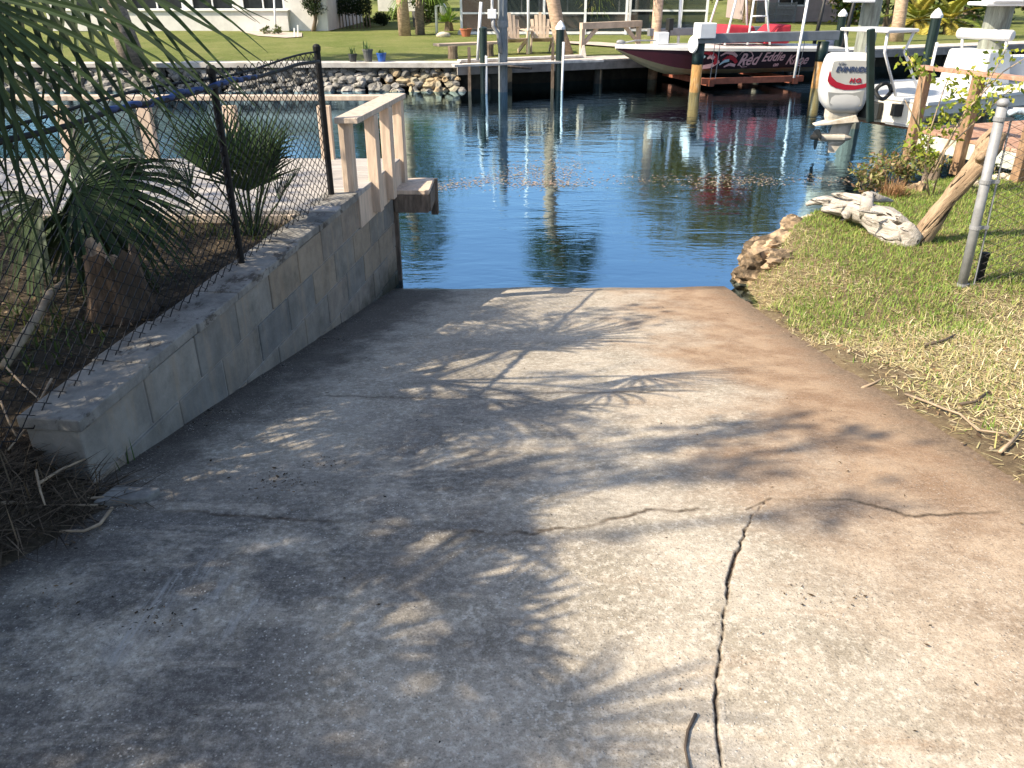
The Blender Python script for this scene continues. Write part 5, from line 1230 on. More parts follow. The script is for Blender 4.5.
def house(name, label, x0, x1, y0, y1, h, wallm, wins, base=BANK, roofh=1.3, over=.5, doors=()):
    """wins: (x0,x1,z0,z1) on the canal-side wall"""
    t = thing(name, label, 'house', ((x0 + x1) / 2, y0, base)); mb = MB(); xs_ = sorted(set([x0, x1] + [w_[0] for w_ in wins] + [w_[1] for w_ in wins])); zs_ = sorted(set([0, h] + [w_[2] for w_ in wins] + [w_[3] for w_ in wins]))
    for i in range(len(xs_) - 1):
        for j in range(len(zs_) - 1):
            cx, cz = (xs_[i] + xs_[i + 1]) / 2, (zs_[j] + zs_[j + 1]) / 2
            if any(w_[0] < cx < w_[1] and w_[2] < cz < w_[3] for w_ in wins): continue
            mb.box((cx, y0 + .1, base + cz), (xs_[i + 1] - xs_[i], .2, zs_[j + 1] - zs_[j]))
    mb.box((x0 + .1, (y0 + y1) / 2 + .1, base + h / 2), (.2, y1 - y0 - .2, h)); mb.box((x1 - .1, (y0 + y1) / 2 + .1, base + h / 2), (.2, y1 - y0 - .2, h)); mb.box(((x0 + x1) / 2, y1 + .1, base + h / 2), (x1 - x0, .2, h))
    mb.build('wall', M[wallm], t)
    mb = MB(); e0, e1, f0, f1 = x0 - over, x1 + over, y0 - over, y1 + over; ym = (f0 + f1) / 2; hz = base + h
    rx = min((f1 - f0) / 2, (e1 - e0) / 2.2)
    mb._add([(e0, f0, hz), (e1, f0, hz), (e1, f1, hz), (e0, f1, hz), (e0 + rx, ym, hz + roofh), (e1 - rx, ym, hz + roofh)], [(3, 2, 1, 0), (0, 1, 5, 4), (1, 2, 5), (2, 3, 4, 5), (3, 0, 4)]); mb.build('roof', M['roofing'], t)
    for (a, b, c, d) in wins:
        mb = MB(); fw = .07; y = y0 + .04
        mb.box(((a + b) / 2, y, base + c + fw / 2), (b - a, .08, fw)); mb.box(((a + b) / 2, y, base + d - fw / 2), (b - a, .08, fw)); mb.box((a + fw / 2, y, base + (c + d) / 2), (fw, .08, d - c - 2 * fw)); mb.box((b - fw / 2, y, base + (c + d) / 2), (fw, .08, d - c - 2 * fw)); mb.box(((a + b) / 2, y + .005, base + (c + d) / 2), (.05, .06, d - c - 2 * fw))
        f = mb.build('window', M['alu'], t); mb = MB(); mb.box(((a + b) / 2, y0 + .09, base + (c + d) / 2), (b - a - .02, .02, d - c - .02)); mb.build('pane', M['glassdark'], f)
    return t
wx_ = [(-17.5, -15.4), (-15.1, -13.0), (-12.7, -11.0), (-10.7, -9.0)]
house('white_house', 'white house with a row of dark windows behind a low garden wall', -18.5, -7.35, 35.0, 43, 2.9, 'stuccow', [(a, b, .74, 2.3) for a, b in wx_])
mb = MB(); mb.box((-13.3, 34.86, BANK + .36), (8.9, .26, .72)); mb.box((-13.3, 34.84, BANK + .745), (9.0, .36, .05)); tag(mb.build('planter_wall', M['stuccow'], None, bevel=.01), 'low pale garden wall in front of the white house windows', 'wall')
house('white_house', 'pale two column house far back between the hedge and the palm trunk', -9.4, -5.6, 62, 70, 3.2, 'stuccow', [(-8.9, -7.9, .9, 2.3), (-7.5, -6.5, .9, 2.3), (-6.3, -5.8, .9, 2.3)])
# screened porch house
house('tan_house', 'tan house with dark sliding windows behind white screen frames', -1.95, 5.4, 34.6, 42, 2.8, 'stuccot', [(-.35, 1.1, .55, 2.3), (1.35, 3.0, .55, 2.3), (3.5, 4.9, .6, 2.2)])
def porch(name, label, x0, x1, y0, y1, h, nx, rail, panel=True):
    t = thing(name, label, 'screen porch', ((x0 + x1) / 2, y0, BANK)); n = nx
    for k in range(n + 1):
        x = x0 + (x1 - x0) * k / n; mb = MB(); mb.box((x, y0, BANK + h / 2), (.085, .085, h)); mb.build('frame_post', M['alu'], t)
    for z in (.05, rail, h):
        mb = MB(); mb.box(((x0 + x1) / 2, y0 - .001, BANK + z), (x1 - x0, .06, .06)); mb.build('frame_rail', M['alu'], t)
    for x in (x0, x1):
        mb = MB(); mb.box((x, (y0 + y1) / 2, BANK + h), (.06, y1 - y0, .07)); mb.build('frame_rail', M['alu'], t)
    mb = MB(); mb.box(((x0 + x1) / 2, (y0 + y1) / 2, BANK + .05), (x1 - x0 + .3, y1 - y0, .12)); mb.build('floor', M['capstone'], t)
    if panel:
        mb = MB(); mb.box(((x0 + x1) / 2, y0 + .02, BANK + h / 2), (x1 - x0, .006, h - .1)); mb.build('screen', M['screen'], t)
    return t
porch('screened_porch', 'white framed screen porch standing in front of the tan house', -1.86, 4.2, 32.3, 34.55, 2.7, 4, .72, True)
porch('screened_porch', 'dark teal screen enclosure with white posts right of the fountain grass', 4.6, 7.6, 34.4, 38.5, 2.6, 3, .75, True)
house('mauve_house', 'mauve grey house wall behind the stern of the black boat', 12.2, 17.6, 44, 50, 2.9, 'stuccom', [(13.2, 14.6, .7, 2.1)])
lat = thing('lattice_fence', 'low grey white lattice fence on the lawn behind the black boat', 'fence', G(775, 23))
a, b = G(756, 22), G(794, 22); hh = .85
mb = MB()
for k in range(34):
    q = k / 33; mb.bar(a.lerp(b, q), a.lerp(b, q) + Vector((0, 0, hh)), .03, .02, up=(0, 1, 0))
for z in (.05, .35, .62, hh): mb.bar(a + Vector((0, -.02, z)), b + Vector((0, -.02, z)), .02, .04)
mb.build('lattice', M['galv'], lat)
for q in (0, .5, 1):
    mb = MB(); c = a.lerp(b, q); mb.box((c.x, c.y + .05, c.z + hh / 2), (.09, .09, hh + .1)); mb.build('post', M['galv'], lat)

# ------------------------------------------------------------------ far plants
DG = [(.018, .032, .012), (.025, .042, .016), (.035, .055, .02)]; MG = [(.05, .09, .025), (.07, .12, .03), (.09, .14, .04), (.04, .07, .02)]; LG = [(.12, .20, .03), (.16, .24, .04), (.09, .15, .03)]; YE = [(.30, .29, .04), (.24, .26, .05), (.16, .20, .04), (.36, .30, .06)]
b = G(313, 31); broad_tree('topiary_tree', 'dark teardrop shaped conifer on a bare stem in front of the white house', b, 1.8, b + Vector((.15, 0, 1.25)), (.38, .38, .85), DG, .09, 40, 70, .2, 101, trunk_r=.07)
b = G(352, 28); hg = thing('hedge', 'dark clipped hedge on pale bare trunks right of the white house', 'hedge', b)
rg = np.random.default_rng(102); P = np.stack([rg.uniform(b.x - .85, b.x + .85, 4200), b.y + rg.uniform(-.35, .35, 4200), BANK + rg.uniform(.55, 1.15, 4200) + .06 * np.sin(np.arange(4200))], 1); V, F = quads_leaves(P, None, .09, .5, rg); np_mesh('foliage', V, F, M['leaf'], hg, leafcols(4200, DG, rg))
mb = MB()
for k in range(12): x = b.x - .8 + k * .145; mb.tube([(x, b.y + .05 * math.sin(k * 2), BANK - .05), (x + .03 * math.sin(k), b.y, BANK + .6)], [.03, .025], 6)
mb.build('trunk', M['palmbark'], hg, smooth=True)
bush('round_shrub', 'small mid green shrub between the hedge and the dark round bush', G(368, 26.5), (.26, .26, .2), MG, .09, 700, 103, 'shrub')
bush('round_shrub', 'dark clipped round bush with an underside gap on the far lawn', G(381, 26), (.42, .4, .23), DG, .08, 2600, 104, 'shrub', lift=.08)
bush('round_shrub', 'pale green shrub behind the trunk of the left palm', G(398, 20.5), (.5, .4, .32), [(.13, .17, .05), (.10, .15, .05)], .12, 900, 105, 'shrub')
bush('garden_shrub', 'bright leafy tall bush right of the left palm trunk', G(428, 23), (.75, .6, .75), MG, .13, 3000, 106, 'shrub')
b = G(449, 31); ag = thing('agave_plant', 'bright green spiky plant by the porch corner on the far lawn', 'plant', b)
mb = MB(); rg = random.Random(9)
for k in range(80):
    a = rg.uniform(0, 6.28); el = rg.uniform(.1, 1.35); d = Vector((math.cos(a) * math.cos(el), math.sin(a) * math.cos(el), math.sin(el))); L = rg.uniform(.45, .75); c0 = b + Vector((0, 0, .32)); s_ = d.cross(Vector((0, 0, 1))).normalized() * .035
    g = rg.uniform(.7, 1.3); mb.color((.13 * g, .23 * g, .035 * g)); m_ = c0 + d * L * .55; e = c0 + d * L - Vector((0, 0, .12 * L)); mb._add([c0, m_ - s_, e, m_ + s_], [(0, 1, 2, 3)])
mb.build('leaves', M['leaf'], ag); mb = MB(); mb.lathe(b, [(.2, -.02), (.16, .2), (.13, .36)], 10); mb.build('trunk', M['bark'], ag)
b = G(595, 33.5); fg = thing('fountain_grass', 'large arching clump of bamboo like green grass in front of the porch', 'plant', b); rg = random.Random(10); mb = MB()
for k in range(1500):
    a = rg.uniform(0, 6.28); o_ = Vector((math.cos(a), math.sin(a) * .7, 0)); r_0 = rg.uniform(0, .35); H = rg.uniform(.9, 2.1); sp_ = rg.uniform(.2, 1.15); c0 = b + o_ * r_0; m_ = c0 + o_ * sp_ * .45 + Vector((0, 0, H)); e = c0 + o_ * (sp_ * 1.0 + .15) + Vector((0, 0, H * rg.uniform(.45, .9)))
    s_ = Vector((-o_.y, o_.x, 0)) * .022; g = rg.uniform(.6, 1.3); mb.color((.15 * g, .21 * g, .04 * g) if rg.random() > .25 else (.22 * g, .19 * g, .06 * g)); mb._add([c0 - s_ * .5, c0 + s_ * .5, m_ + s_, m_ - s_, e], [(0, 1, 2, 3), (3, 2, 4)])
mb.build('leaves', M['leaf'], fg)
for q, (px, py, lb) in enumerate([(267, 34, 'small grey green plant left of its twin by the white house path'), (279, 34.5, 'small grey green plant at the foot of the white pole by the house')]):
    bush('bedding_plant', lb, G(px, py), (.2, .2, .14), [(.12, .15, .06), (.09, .11, .05)], .07, 300, 110 + q, 'plant')
mb = MB(); p = G(276, 34); mb.tube([p, atY(273.5, -10, p.y)], .035, 8); tag(mb.build('white_pole', M['whitetube'], None, smooth=True), 'thin white pole in front of the white house windows', 'pole')
for q, (px, pt) in enumerate(((294.5, 28), (298, 25))):
    p = G(px, 37); mb = MB(); mb.bar(p, atY(px - .3, pt, p.y), .05, .04, up=(0, 1, 0)); tag(mb.build('stake', M['alu'], None), ['shorter white stake on the left of a pair near the white house', 'taller white stake on the right of a pair near the white house'][q], 'stake')
mb = MB(); a = [G(240, 31.5), G(258, 36), G(286, 38), G(302, 37), G(302, 33), G(240, 30)]; mb._add([v + Vector((0, 0, .012)) for v in a], [tuple(range(6))]); o = mb.build('garden_path', M['path']); o['kind'] = 'structure'
mb = MB(); a = [G(560, 43.5), G(640, 49.5), G(660, 49), G(660, 47.5), G(600, 43), G(560, 42)]; mb._add([v + Vector((0, 0, .03)) for v in a], [tuple(range(6))]); o = mb.build('sandy_path', M['path']); o['kind'] = 'structure'
# white standpipe by the agave
sp_ = thing('standpipe', 'white plumbing pipe with a lamp head at the left porch corner', 'pipe', G(437, 35)); p = G(437, 35); mb = MB(); mb.tube([p, p + Vector((0, 0, .95)), p + Vector((.25, 0, 1.02))], .05, 8); mb.build('pipe', M['whitetube'], sp_, smooth=True); c = atY(443, 9, p.y); mb = MB(); mb.rock(c, (.26, .24, .40), 3, 2, .05); mb.build('lamp_head', M['whitetube'], sp_, smooth=True)
mb = MB(); c = G(443, 37); mb.rock(c + Vector((0, 0, .06)), (.5, .3, .22), 5, 2, .3); tag(mb.build('rock', M['palestone'], None, smooth=True), 'white stone at the foot of the spiky porch plant', 'rock')
mb = MB(); c = G(418, 27); mb.lathe(c, [(.2, 0), (.24, .6), (.25, .62), (.0, .66)], 12); tag(mb.build('garden_bin', M['greypot'], None), 'dark bin right of the left palm trunk on the far lawn', 'bin')

# ------------------------------------------------------------------ far palms and trees (their crowns stand above the frame, mirrored in the water)
def palm(label, base, pts, r, crown_r, n, cols, seed, kind='fan', bark='palmbark', group='tall trees across the canal', ll=.5):
    rg = random.Random(seed); t = thing('palm_tree', label, 'palm', base, group); mb = MB(); mb.tube(pts, [r * 1.15] + [r] * (len(pts) - 2) + [r * .85], 12); mb.build('trunk', M[bark], t, smooth=True); top = Vector(pts[-1])
    for k in range(n):
        a = k * 2.399; el = 1.25 - 1.9 * k / n; d = Vector((math.cos(a) * math.cos(el), math.sin(a) * math.cos(el), math.sin(el))); c = rg.choice(cols)
        if kind == 'fan': fan_frond(t, top, top + d * crown_r * .55, crown_r * .6, c, rg, nseg=22, spread=230, droop=.4, wid=.07, pet=.02)
        else:
            mb = MB().color(c); feather(mb, top, d, crown_r, .35, 34, crown_r * .28, rg, .03); mb.build('frond', M['palm'], t)
    return t
PG_ = [(.05, .085, .03), (.06, .10, .035), (.04, .07, .025)]
b = G(405, 35.5); palm('tall straight palm with a thick bare trunk on the left of the far lawn', b, [b - Vector((0, 0, .05)), b + Vector((-.05, 0, 1.5)), b + Vector((-.1, 0, 4)), b + Vector((0, 0, 6.3))], .2, 1.7, 22, PG_, 201, bark='palmtan')
b = G(567, 56); tp = atY(553, 0, b.y); palm('slim palm with a leaning tan trunk at the edge of the far dock', b, [b - Vector((0, 0, .05)), b.lerp(tp, .5) + Vector((-.05, 0, 0)), tp, Vector((tp.x + .05, b.y, 3.6)), Vector((1.45, b.y, 4.9))], .17, 1.25, 24, PG_, 202, bark='palmtan')
b = G(136, 66); palm('thick leaning palm at the far seawall, seen through the overhanging palm leaves', b, [b - Vector((0, 0, .05)), b + Vector((-.15, 0, .8)), b + Vector((-.45, 0, 2.5)), b + Vector((-.6, .2, 5.5))], .24, 1.7, 22, PG_, 203)
b = G(413, 35.5); palm('shorter palm close behind the straight palm, with low bright leaves', b + Vector((.2, .6, 0)), [b + Vector((.2, .6, -.05)), b + Vector((.2, .6, .7)), b + Vector((.3, .6, 1.6))], .16, 1.3, 14, LG, 204)
b = G(896, 41); tp = atY(902, 0, b.y); palm('leaning tan palm trunk behind the poling platform of the skiff', b, [b - Vector((0, 0, .05)), b.lerp(tp, .5), b.lerp(tp, 1.0), b.lerp(tp, 1.0) + Vector((.5, 0, 2.6)), b.lerp(tp, 1.0) + Vector((.6, 0, 4.5))], .2, 1.6, 20, PG_, 205, bark='palmtan')
for q, (px, py, rr0, n, lb) in enumerate([(915, 33, 1.5, 20, 'yellow green feathery palm left of the white capped piling'), (946, 34, 1.4, 18, 'golden feathery palm right of the white capped piling'), (975, 26, 1.6, 18, 'green feathery palm at the dark hedge behind the skiff seat')]):
    b = G(px, py); palm(lb, b, [b - Vector((0, 0, .05)), b + Vector((0, 0, .2)), b + Vector((0, 0, .45))], .13, rr0, n, YE if q < 2 else MG, 210 + q, 'feather', group='feathery palms behind the skiff')
DGm = DG + MG[:1]
for q, (px, py, rx, rz, lb) in enumerate([(888, 27, 2.0, 1.9, 'dark dense shrub left of the yellow feathery palm'), (960, 24, 2.6, 2.0, 'dark dense shrub behind the golden feathery palm'), (1035, 24, 2.4, 2.0, 'dark dense shrub at the right edge behind the thick piling'), (850, 24, 1.2, 1.4, 'mixed green shrub right of the mauve house')]):
    bush('dense_shrub', lb, G(px, py), (rx, .9, rz), DGm if q < 3 else MG + YE[:2], .22, 2600, 220 + q, 'shrub', 'dense shrubs behind the skiff')
b = G(749, 23); broad_tree('oak_tree', 'broad spreading oak with a tan trunk behind the black boat', b, 10, b + Vector((-.6, 0, 6.2)), (4.6, 3.6, 3.6), [(.14, .14, .05), (.19, .17, .07), (.11, .12, .04), (.25, .19, .09)], .26, 95, 150, 1.15, 301, trunk_r=.26, bark='palmtan', group='tall trees across the canal')
broad_tree('oak_tree', 'tall dark green tree behind the left palm on the far lawn', (-8.5, 47, BANK), 10, (-7.6, 47, 7.4), (4.2, 3.5, 3.8), MG + LG[:1], .28, 80, 130, 1.2, 302, trunk_r=.3, group='tall trees across the canal')
broad_tree('oak_tree', 'tall tree beyond the left end of the white house', (-21, 44, BANK), 10, (-20.5, 44, 7), (5.5, 4, 4), MG, .30, 80, 110, 1.3, 303, trunk_r=.3, group='tall trees across the canal')
broad_tree('oak_tree', 'tall tree beyond the dark shrubs at the right edge', (24, 46, BANK), 9, (23.5, 46, 6.5), (6, 4, 3.6), MG + YE[2:3], .30, 80, 110, 1.3, 304, trunk_r=.3, group='tall trees across the canal')
broad_tree('oak_tree', 'round crowned tree behind the tan porch house', (3.4, 56, BANK), 6, (3.4, 56, 4.2), (6, 3, 2.4), MG + DG, .32, 70, 110, 1.1, 305, trunk_r=.25, group='tall trees across the canal')

broad_tree('oak_tree', 'tall tree at the far left edge beyond the first tree by the white house', (-31, 45, BANK), 10, (-30.5, 45, 7), (5.5, 4, 4.4), MG, .30, 80, 110, 1.3, 306, trunk_r=.3, group='tall trees across the canal')
# ------------------------------------------------------------------ dark bay boat on its lift
M['hullside'] = simple('dark_maroon_hull', (1, 1, 1), .38, var=.12, scale=2, spec=.22, attr=True); M['hullcream'] = simple('tan_hull_bottom', (.56, .47, .30), .5, var=.15, scale=2)
M['redcover'] = simple('red_canvas', (.36, .02, .035), .7, var=.15, scale=6); M['pinkletter'] = simple('pale_pink_lettering', (.62, .40, .42), .4, var=.05); M['steel'] = simple('grey_lift_beam', (.20, .205, .215), .5, .3, var=.15, scale=4)
M['rustpile'] = simple('orange_brown_piling', (.27, .15, .05), .85, var=.35, scale=6, bump=.5, stretch=(4, 4, 1), dirt=(.30, .28, .22), dscale=3, dlo=.5, dhi=.7)
M['rustbeam'] = simple('rust_red_beam', (.26, .085, .05), .8, var=.3, scale=5); M['lightblue'] = simple('pale_blue_graphic', (.40, .60, .70), .4, var=.05); M['motorblue'] = simple('grey_blue_cowl', (.22, .25, .32), .3, var=.1)
BA = R(14); BO = Vector((2.47, 20.62, 0)); BM = Matrix.Translation(BO) @ Matrix.Rotation(BA, 4, 'Z')
def Bq(s, y, z): return BM @ Vector((s, y, z))
LB = 5.65
hb_ = lambda s: max(.03, .98 * (1 - (1 - min(s / 2.9, 1)) ** 2.1))
zs_f = lambda s: .93 - .10 * (s / LB)
zc_f = lambda s: .42 + (.44 * (1 - s / 1.7) ** 1.6 if s < 1.7 else 0)
zk_f = lambda s: .24 + (.60 * (1 - s / 1.5) ** 1.5 if s < 1.5 else 0)
bb = thing('bay_boat', 'dark maroon fishing boat with red covers and script lettering on its hull, on a lift', 'boat', BO)
SS = [LB * k / 26 for k in range(27)]
def side_y(s, z):
    v = (z - zc_f(s)) / max(.05, zs_f(s) - zc_f(s)); return hb_(s) * (.88 + .12 * v)
mb = MB()
for sg in (-1, 1):
    rws = []; 
    for s in SS:
        zc, zs = zc_f(s), zs_f(s) - .06; rws.append([Bq(s, sg * side_y(s, zc + (zs - zc) * q), zc + (zs - zc) * q) for q in (0, .33, .66, 1)])
    n0 = len(mb.v); mb.usecol = True; mb.grid(rws)
    for i in range(len(SS)):
        for j in range(4): mb.c[n0 + i * 4 + j] = tuple(np.array((.028, .005, .009)) * (1 - sstep(.8, 2.8, SS[i])) + np.array((.012, .008, .012)) * sstep(.8, 2.8, SS[i]))
n0 = len(mb.v); mb.color((.02, .012, .016)); mb._add([Bq(LB, -hb_(LB) * .88, zc_f(LB)), Bq(LB, hb_(LB) * .88, zc_f(LB)), Bq(LB, hb_(LB), zs_f(LB) - .06), Bq(LB, -hb_(LB), zs_f(LB) - .06)], [(0, 1, 2, 3)])
mb.build('hull_side', M['hullside'], bb, smooth=True)
mb = MB(); loft(mb, [[Bq(s, -hb_(s) * .885, zc_f(s)), Bq(s, -hb_(s) * .5, (zc_f(s) * .35 + zk_f(s) * .65)), Bq(s, 0, zk_f(s)), Bq(s, hb_(s) * .5, (zc_f(s) * .35 + zk_f(s) * .65)), Bq(s, hb_(s) * .885, zc_f(s))] for s in SS], False); mb.build('hull_bottom', M['hullcream'], bb)
mb = MB(); loft(mb, [[Bq(s, -hb_(s) - .02, zs_f(s) - .065), Bq(s, -hb_(s) - .02, zs_f(s)), Bq(s, -hb_(s) * .5, zs_f(s) + .02), Bq(s, hb_(s) * .5, zs_f(s) + .02), Bq(s, hb_(s) + .02, zs_f(s)), Bq(s, hb_(s) + .02, zs_f(s) - .065)] for s in SS]); mb.build('deck', M['gel'], bb)
def on_side(s0, z0): return lambda co: Bq(s0 + co.x, -side_y(s0 + co.x, z0 + co.y) - .012 - co.z, z0 + co.y)
def hullw(s0, z0, skew=.0):
    return lambda co: Bq(s0 + co.x, -side_y(s0 + co.x, z0 + co.y + skew * co.x) - .010 - co.z, z0 + co.y + skew * co.x)
flat_text('Red', .38, M['pinkletter'], 'lettering', bb, None, .45, .003, .86, .006, hullw(2.74, .50, .02))
flat_text('Eddie', .29, M['pinkletter'], 'lettering', bb, None, .45, .003, .90, .005, hullw(3.36, .58, .02))
flat_text('on', .13, M['pinkletter'], 'lettering', bb, None, .4, .003, 1, .004, hullw(3.70, .46, .02))
flat_text('Knoe', .31, M['pinkletter'], 'lettering', bb, None, .45, .003, .86, .005, hullw(4.02, .50, .0))
def hstroke(pts, w_, mat, name):
    mb = MB(); n = len(pts)
    for i in range(n - 1):
        (a, b), (c, d) = pts[i], pts[i + 1]; dx, dz = c - a, d - b; L = math.hypot(dx, dz) + 1e-6; nx_, nz_ = -dz / L, dx / L
        wa, wb_ = w_ * math.sin(math.pi * (i + .35) / (n)), w_ * math.sin(math.pi * (i + 1.0) / (n))
        q = [(a + nx_ * wa, b + nz_ * wa), (a - nx_ * wa, b - nz_ * wa), (c - nx_ * wb_, d - nz_ * wb_), (c + nx_ * wb_, d + nz_ * wb_)]
        mb._add([Bq(s, -side_y(s, z) - .014, z) for s, z in q], [(0, 1, 2, 3)])
    return mb.build(name, M[mat], bb)
hstroke([(2.74, .72), (2.80, .80), (2.92, .83), (3.05, .79), (3.12, .70), (3.02, .63), (2.86, .60), (2.80, .52), (2.88, .46), (3.02, .47)], .014, 'pinkletter', 'lettering_swash')
hstroke([(4.12, .66), (4.22, .57), (4.30, .48), (4.42, .46), (4.50, .52)], .012, 'pinkletter', 'lettering_swash')
for k, (pts, w_, mt) in enumerate([([(1.75, .50), (1.90, .47), (2.10, .50), (2.28, .60)], .05, 'pinkletter'), ([(1.82, .76), (1.95, .80), (2.12, .74), (2.22, .62), (2.16, .53)], .055, 'redcover'), ([(1.98, .66), (2.06, .72), (2.14, .66)], .05, 'pinkletter'),
        ([(2.28, .72), (2.42, .80), (2.58, .78), (2.70, .70)], .04, 'pinkletter'), ([(2.35, .62), (2.48, .70), (2.62, .66), (2.72, .56)], .05, 'redcover'), ([(2.30, .52), (2.40, .60), (2.52, .62)], .035, 'lightblue'), ([(2.42, .47), (2.55, .53), (2.70, .50)], .035, 'pinkletter'), ([(1.78, .60), (1.86, .66), (1.92, .72)], .025, 'lightblue')]):
    hstroke(pts, w_, mt, 'hull_graphic')
mb = MB(); mb.hexa([Bq(2.55, -.42, .95), Bq(3.55, -.42, .95), Bq(3.55, .42, .95), Bq(2.55, .42, .95), Bq(2.72, -.36, 1.36), Bq(3.40, -.36, 1.33), Bq(3.40, .36, 1.33), Bq(2.72, .36, 1.36)]); mb.build('console_cover', M['redcover'], bb, bevel=.06, seg=3)
mb = MB(); mb.hexa([Bq(3.65, -.45, .93), Bq(4.35, -.45, .93), Bq(4.35, .45, .93), Bq(3.65, .45, .93), Bq(4.05, -.42, 1.34), Bq(4.36, -.42, 1.36), Bq(4.36, .42, 1.36), Bq(4.05, .42, 1.34)]); mb.build('seat_cover', M['redcover'], bb, bevel=.05, seg=3)
for (a, b) in (((2.55, -.55, .93), (2.95, -.38, 2.75)), ((2.55, .55, .93), (2.95, .38, 2.75)), ((3.75, -.55, .92), (3.35, -.38, 2.75)), ((3.75, .55, .92), (3.35, .38, 2.75)), ((3.15, -.55, .93), (3.28, -.4, 2.4))):
    mb = MB(); mb.tube([Bq(*a), Bq(*b)], .026, 8); mb.build('tower_leg', M['whitetube'], bb, smooth=True)
for z, q in ((1.2, .15), (1.55, .34), (1.9, .54), (2.25, .73)):
    mb = MB(); mb.tube([Bq(3.15 + .13 * q, -.55 + .15 * q, z), Bq(3.75 - .4 * q, -.55 + .17 * q, z)], .018, 8); mb.build('tower_rung', M['whitetube'], bb, smooth=True)
mb = MB(); mb.hexa([Bq(2.6, -.6, 2.74), Bq(3.8, -.6, 2.74), Bq(3.8, .6, 2.74), Bq(2.6, .6, 2.74), Bq(2.6, -.6, 2.79), Bq(3.8, -.6, 2.79), Bq(3.8, .6, 2.79), Bq(2.6, .6, 2.79)]); mb.build('tower_top', M['redcover'], bb, bevel=.02)
c = Bq(1.15, .0, 1.07); mb = MB(); mb.box(c, (.29, .24, .27), rz=BA); mb.build('bow_box', M['whitetube'], bb, bevel=.015)
mb = MB(); mb.tube([Bq(1.45, .25, .95), Bq(1.45, .25, 1.35)], .03, 8); mb.box(Bq(1.45, .25, 1.36), (.12, .2, .26), rz=BA); mb.build('trolling_motor', M['black'], bb, bevel=.01)
mb = MB(); mb.tube([Bq(.15, 0, .97), Bq(.5, .0, 1.03), Bq(1.0, -.02, 1.02)], .018, 8); mb.rock(Bq(.12, 0, .99), (.22, .1, .12), 2, 2, .1); mb.build('bow_roller', M['galv'], bb, smooth=True)
for y in (-.62, .62):
    mb = MB(); a, b = Bq(LB + .05, y, .6), Bq(LB + .22, y, 2.3); mb.tube([a, a.lerp(b, .5), b], [.05, .05, .03], 8); mb.build('anchor_pole', M['black'], bb, smooth=True)
mb = MB()
def S2(s, y, z): return Bq(LB + s, y, z)
loft(mb, [[S2(.30 + a * math.cos(t_ * .524) , h * math.sin(t_ * .524), z) for t_ in range(12)] for z, a, h in ((.45, .14, .08), (.55, .26, .16), (.75, .30, .19), (1.0, .30, .19), (1.10, .24, .14))]); mb.build('outboard_motor', M['motorblue'], bb, smooth=True)
mb = MB(); mb.hexa([S2(.18, -.05, -.15), S2(.36, -.03, -.15), S2(.36, .03, -.15), S2(.18, .05, -.15), S2(.14, -.08, .48), S2(.44, -.07, .48), S2(.44, .07, .48), S2(.14, .08, .48)]); mb.build('motor_leg', M['motorblue'], bb, bevel=.01)
# the lift
lf = thing('boat_lift', 'grey beamed boat lift on four wooden pilings holding the dark boat', 'boat lift', (5.5, 20.5, 0))
P1_, P2_ = Vector((4.22, 19.55, 0)), Vector((7.30, 20.35, 0)); ld = (P2_ - P1_).normalized(); ln_ = Vector((-ld.y, ld.x, 0))
for c in (P1_, P2_):
    mb = MB(); mb.tube([c + Vector((0, 0, -1.3)), c + Vector((0, 0, .66))], .125, 14); pm = mb.build('piling', M['rustpile'], lf, smooth=True)
    mb = MB(); mb.tube([c + Vector((0, 0, .60)), c + Vector((0, 0, 1.03))], .132, 14); mb.build('sleeve', M['darkgreen'], pm, smooth=True)
for c in (P1_ + ln_ * 2.9 + ld * .2, P2_ + ln_ * 2.9):
    mb = MB(); mb.tube([c + Vector((0, 0, -1.3)), c + Vector((.02, 0, 2.9 if c.x < 6 else 1.1))], .125, 14); mb.build('piling', M['palmtan'], lf, smooth=True)
mb = MB(); mb.bar(P1_ - ld * .1 + Vector((0, 0, 1.13)), P2_ + ld * .35 + Vector((0, 0, 1.16)), .16, .20); mb.build('top_beam', M['steel'], lf, bevel=.012)
mb = MB(); mb.bar(P1_ + ln_ * 2.9 + Vector((0, 0, 1.13)), P2_ + ln_ * 2.9 + ld * .3 + Vector((0, 0, 1.15)), .16, .18); mb.build('top_beam', M['steel'], lf, bevel=.012)
mb = MB(); mb.box(P1_ + ld * .10 + Vector((0, -.02, 1.30)), (.40, .36, .32), rz=BA); mb.build('lift_motor', M['whitetube'], lf, bevel=.02)
mb = MB(); mb.lathe(P1_ + Vector((-.16, -.12, 1.02)), [(.17, -.02), (.19, 0), (.17, .03), (.05, .035)], 20, axis=(-.93, -.36, 0)); mb.build('drive_wheel', M['whitetube'], lf, smooth=False)
mb = MB(); mb.bar(P1_ + ld * .25 + ln_ * .25 + Vector((0, 0, .20)), P2_ - ld * .25 + ln_ * .25 + Vector((0, 0, .20)), .10, .13); mb.build('cradle_beam', M['rustbeam'], lf)
for q in (.5, 2.7):
    mb = MB(); mb.bar(P1_ + ld * q + ln_ * .15 + Vector((0, 0, .16)), P1_ + ld * q + ln_ * 2.8 + Vector((0, 0, .16)), .12, .14); mb.build('cradle_beam', M['rustbeam'], lf)
for q in (.42, .55, 2.72):
    mb = MB(); mb.tube([P1_ + ld * q + ln_ * .12 + Vector((0, 0, .25)), P1_ + ld * q + ln_ * .06 + Vector((0, 0, 1.05))], .008, 5); mb.build('cable', M['galv'], lf)
mb = MB(); mb.tube([atY(794, 78, 20.0), atY(808.5, -5, 20.2)], .032, 8); tag(mb.build('white_pole', M['whitetube'], None, smooth=True), 'white guide pole leaning against the lift near the stern of the dark boat', 'pole')
